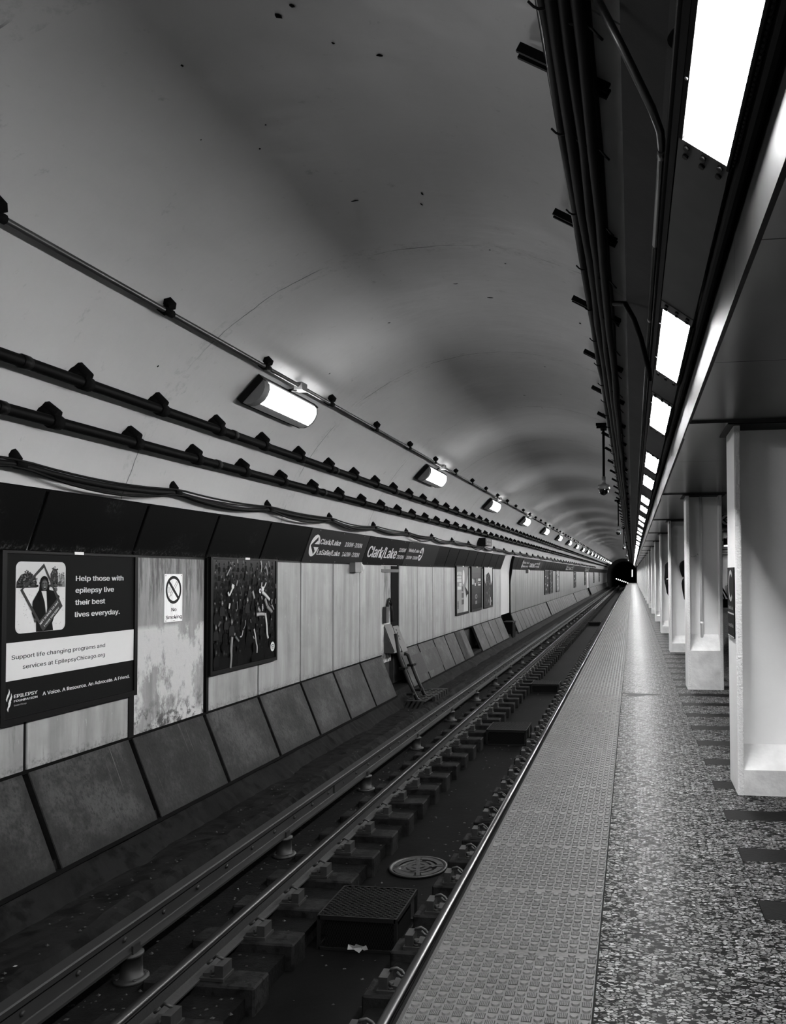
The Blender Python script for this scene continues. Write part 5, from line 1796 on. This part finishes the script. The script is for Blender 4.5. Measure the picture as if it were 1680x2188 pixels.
def person(label, loc, h, heading, hair_long, coat, lean=0.0, slim=1.0):
    t = thing('person', label, 'person', loc)
    t.rotation_euler = (Matrix.Rotation(lean, 3, 'Y') @ Matrix.Rotation(heading, 3, 'Z')).to_euler()   # local -Y is the way they face
    k = h / 1.70
    J = []
    def j(x, y, z, r):
        if z < 1.5 and (z > .84 or abs(x) > .15):      # slim trunk and arms
            x *= slim; r = tuple(q * slim for q in r) if isinstance(r, tuple) else r * (slim if r > .06 else 1)
        J.append(((x * k, y * k, z * k), tuple(q * k for q in r) if isinstance(r, tuple) else r * k)); return len(J) - 1
    E = []
    def chain(a, *ids):
        for b in ids:
            E.append((a, b)); a = b
    pel = j(0, 0, .93, (.15, .11)); waist = j(0, 0, 1.07, (.125, .095)); chest = j(0, .01, 1.26, (.15, .105)); sho = j(0, .015, 1.38, (.11, .075)); neck = j(0, 0, 1.46, .052)
    hd0 = j(0, -.01, 1.53, (.068, .078)); hd1 = j(0, -.012, 1.60, (.075, .094)); hd2 = j(0, -.004, 1.655, (.06, .075))
    chain(pel, waist, chest, sho, neck, hd0, hd1, hd2)
    for s in (-1, 1):
        a = j(s * .17, .02, 1.36, .055); b = j(s * .215, .03, 1.10, .043); c = j(s * .20, -.06, .86, .030); d = j(s * .195, -.075, .80, (.036, .02))
        chain(sho, a, b, c, d)
        for q in range(4):       # four fingers of different lengths, curled in
            l = (.062, .072, .068, .054)[q]
            f1 = j(s * .195, -.098 + .018 * q, .765, .0085); f2 = j(s * .188, -.102 + .018 * q, .765 - l * .5, .0078); f3 = j(s * .176, -.102 + .018 * q, .765 - l, .0068)
            chain(d, f1, f2, f3)
        t1 = j(s * .18, -.105, .79, .010); t2 = j(s * .168, -.122, .755, .008); chain(d, t1, t2)
        hp = j(s * .09, 0, .86, .095); kn = j(s * .10, -.01, .49, .062); an = j(s * .10, .02, .09, .042); he = j(s * .105, .03, .04, .04); to = j(s * .115, -.14, .03, (.042, .03))
        chain(pel, hp, kn, an, he, to)
    body = skin_mesh('body', J, E, 'skin', t, 1)
    # face
    def part(nm, bm, m):
        me = bpy.data.meshes.new(nm); bmesh.ops.recalc_face_normals(bm, faces=bm.faces[:]); bm.to_mesh(me); bm.free()
        me.materials.append(MT[m]); o = bpy.data.objects.new(nm, me); COL.objects.link(o); o.parent = t; WL[o.name] = WL[t.name]
        for p in me.polygons:
            p.use_smooth = True
        return o
    def ball(bm, c, r, seg=10):
        mtx = Matrix.Translation(Vector(c) * k) @ Matrix.Diagonal((r[0] * k, r[1] * k, r[2] * k, 1))
        bmesh.ops.create_uvsphere(bm, u_segments=seg, v_segments=seg - 2, radius=1, matrix=mtx)
    for s in (-1, 1):
        bm = bm_new(); ball(bm, (s * .031, -.088, 1.592), (.013, .009, .008)); part('eye', bm, 'dark_eye')
        bm = bm_new(); ball(bm, (s * .077, .0, 1.585), (.012, .022, .032)); part('ear', bm, 'skin')
    bm = bm_new(); ball(bm, (0, -.104, 1.565), (.014, .020, .022)); part('nose', bm, 'skin')
    bm = bm_new(); ball(bm, (0, -.092, 1.528), (.024, .008, .007)); part('mouth', bm, 'dark_eye')
    def loft(bm, rings, seg=18, gl=1.0):
        """rings of (x, y, z, half width, half depth) joined into one smooth closed skin"""
        prev = None
        for i, (x, y, z, a_, b_) in enumerate(rings):
            a_ *= gl; b_ *= gl
            cur = [bm.verts.new(((x + a_ * cos(2 * pi * q / seg)) * k, (y + b_ * sin(2 * pi * q / seg)) * k, z * k)) for q in range(seg)]
            if prev:
                for q in range(seg):
                    bm.faces.new((prev[q], prev[(q + 1) % seg], cur[(q + 1) % seg], cur[q]))
            else:
                bm.faces.new(cur)
            prev = cur
        bm.faces.new(prev)
    # hair: a cap over the skull, for long hair a fall behind and two locks beside the face
    bm = bm_new()
    if hair_long:
        loft(bm, [(0, .01, 1.715, .02, .02), (0, .01, 1.705, .05, .055), (0, .012, 1.675, .080, .088), (0, .018, 1.63, .094, .100), (0, .035, 1.57, .100, .088), (0, .058, 1.48, .110, .084),
                  (0, .085, 1.38, .122, .078), (0, .098, 1.28, .118, .066), (0, .102, 1.20, .092, .052), (0, .104, 1.16, .04, .03)])
        for s in (-1, 1):
            loft(bm, [(s * .060, -.050, 1.66, .02, .02), (s * .076, -.045, 1.60, .026, .044), (s * .084, -.030, 1.50, .034, .060), (s * .094, -.035, 1.38, .036, .060), (s * .098, -.062, 1.27, .030, .034), (s * .094, -.066, 1.18, .012, .014)], 10)
    else:
        loft(bm, [(0, .01, 1.715, .02, .02), (0, .01, 1.705, .05, .055), (0, .012, 1.675, .080, .090), (0, .022, 1.63, .092, .096), (0, .036, 1.57, .092, .082), (0, .052, 1.50, .080, .058), (0, .060, 1.45, .05, .035)])
    part('hair', bm, 'hair')
    # clothes follow the body
    bm = bm_new()
    loft(bm, [(0, 0, .72, .190, .145), (0, 0, .80, .188, .142), (0, 0, .93, .178, .132), (0, 0, 1.07, .158, .118), (0, .008, 1.22, .178, .126), (0, .012, 1.33, .185, .118), (0, .014, 1.395, .150, .095), (0, .012, 1.435, .090, .078), (0, .010, 1.465, .078, .074), (0, .006, 1.50, .070, .068)], 18, slim)
    for s in (-1, 1):
        P_ = [(s * slim * x, y, z) for x, y, z in ((.150, .018, 1.385), (.188, .022, 1.34), (.205, .028, 1.22), (.217, .030, 1.10), (.212, -.010, .98), (.202, -.055, .875))]
        tube(bm, [(x * k, y * k, z * k) for x, y, z in P_], [v * k for v in (.062, .070, .066, .058, .052, .046)], 12)
    part('jacket', bm, coat)
    bm = bm_new()
    loft(bm, [(0, 0, 1.0, .150, .115), (0, 0, .90, .172, .128), (0, 0, .82, .178, .130), (0, 0, .78, .165, .12)], 18, slim)
    for s in (-1, 1):
        tube(bm, [(s * .090 * k, 0, .86 * k), (s * .095 * k, -.004 * k, .68 * k), (s * .100 * k, -.01 * k, .49 * k), (s * .100 * k, .01 * k, .28 * k), (s * .102 * k, .02 * k, .07 * k)], [v * k for v in (.095, .088, .075, .068, .064)], 14)
    part('trousers', bm, 'denim')
    for s in (-1, 1):
        bm = bm_new(); ball(bm, (s * .11, -.055, .042), (.052, .135, .042), 12); part('shoe', bm, 'coat')
    return t
person('woman with long black hair peering round a column', (1.02, 17.2, 0), 1.70, radians(62), True, 'coat', radians(-8.5), .80)
person('person with a dark bowed head hidden behind the column with the pipe', (1.09, 13.2, 0), 1.67, radians(100), False, 'coat', radians(-8.5), .80)
person('person in a white shirt half hidden behind the nearest column', (2.46, 20.5, 0), 1.44, radians(20), False, 'shirt')
person('person in a dark coat behind the right edge of the piped column', (1.05, 12.3, 0), 1.62, radians(160), False, 'coat')
t = thing('shoulder_bag', 'dark shoulder bag at the hip of the coated person behind the piped column', 'bag', (1.36, 12.3, .94))
bm = bm_new(); box(bm, 1.255, 1.47, 12.22, 12.40, .945, 1.07); bmesh.ops.bevel(bm, geom=bm.edges[:], offset=.02, segments=2, affect='EDGES'); obj('bag_body', bm, 'coat', t)
bm = bm_new(); tube(bm, [(1.40, 12.24, 1.06), (1.30, 12.27, 1.25), (1.20, 12.30, 1.385), (1.28, 12.34, 1.25), (1.36, 12.38, 1.06)], .012, 6); obj('strap', bm, 'coat', t)
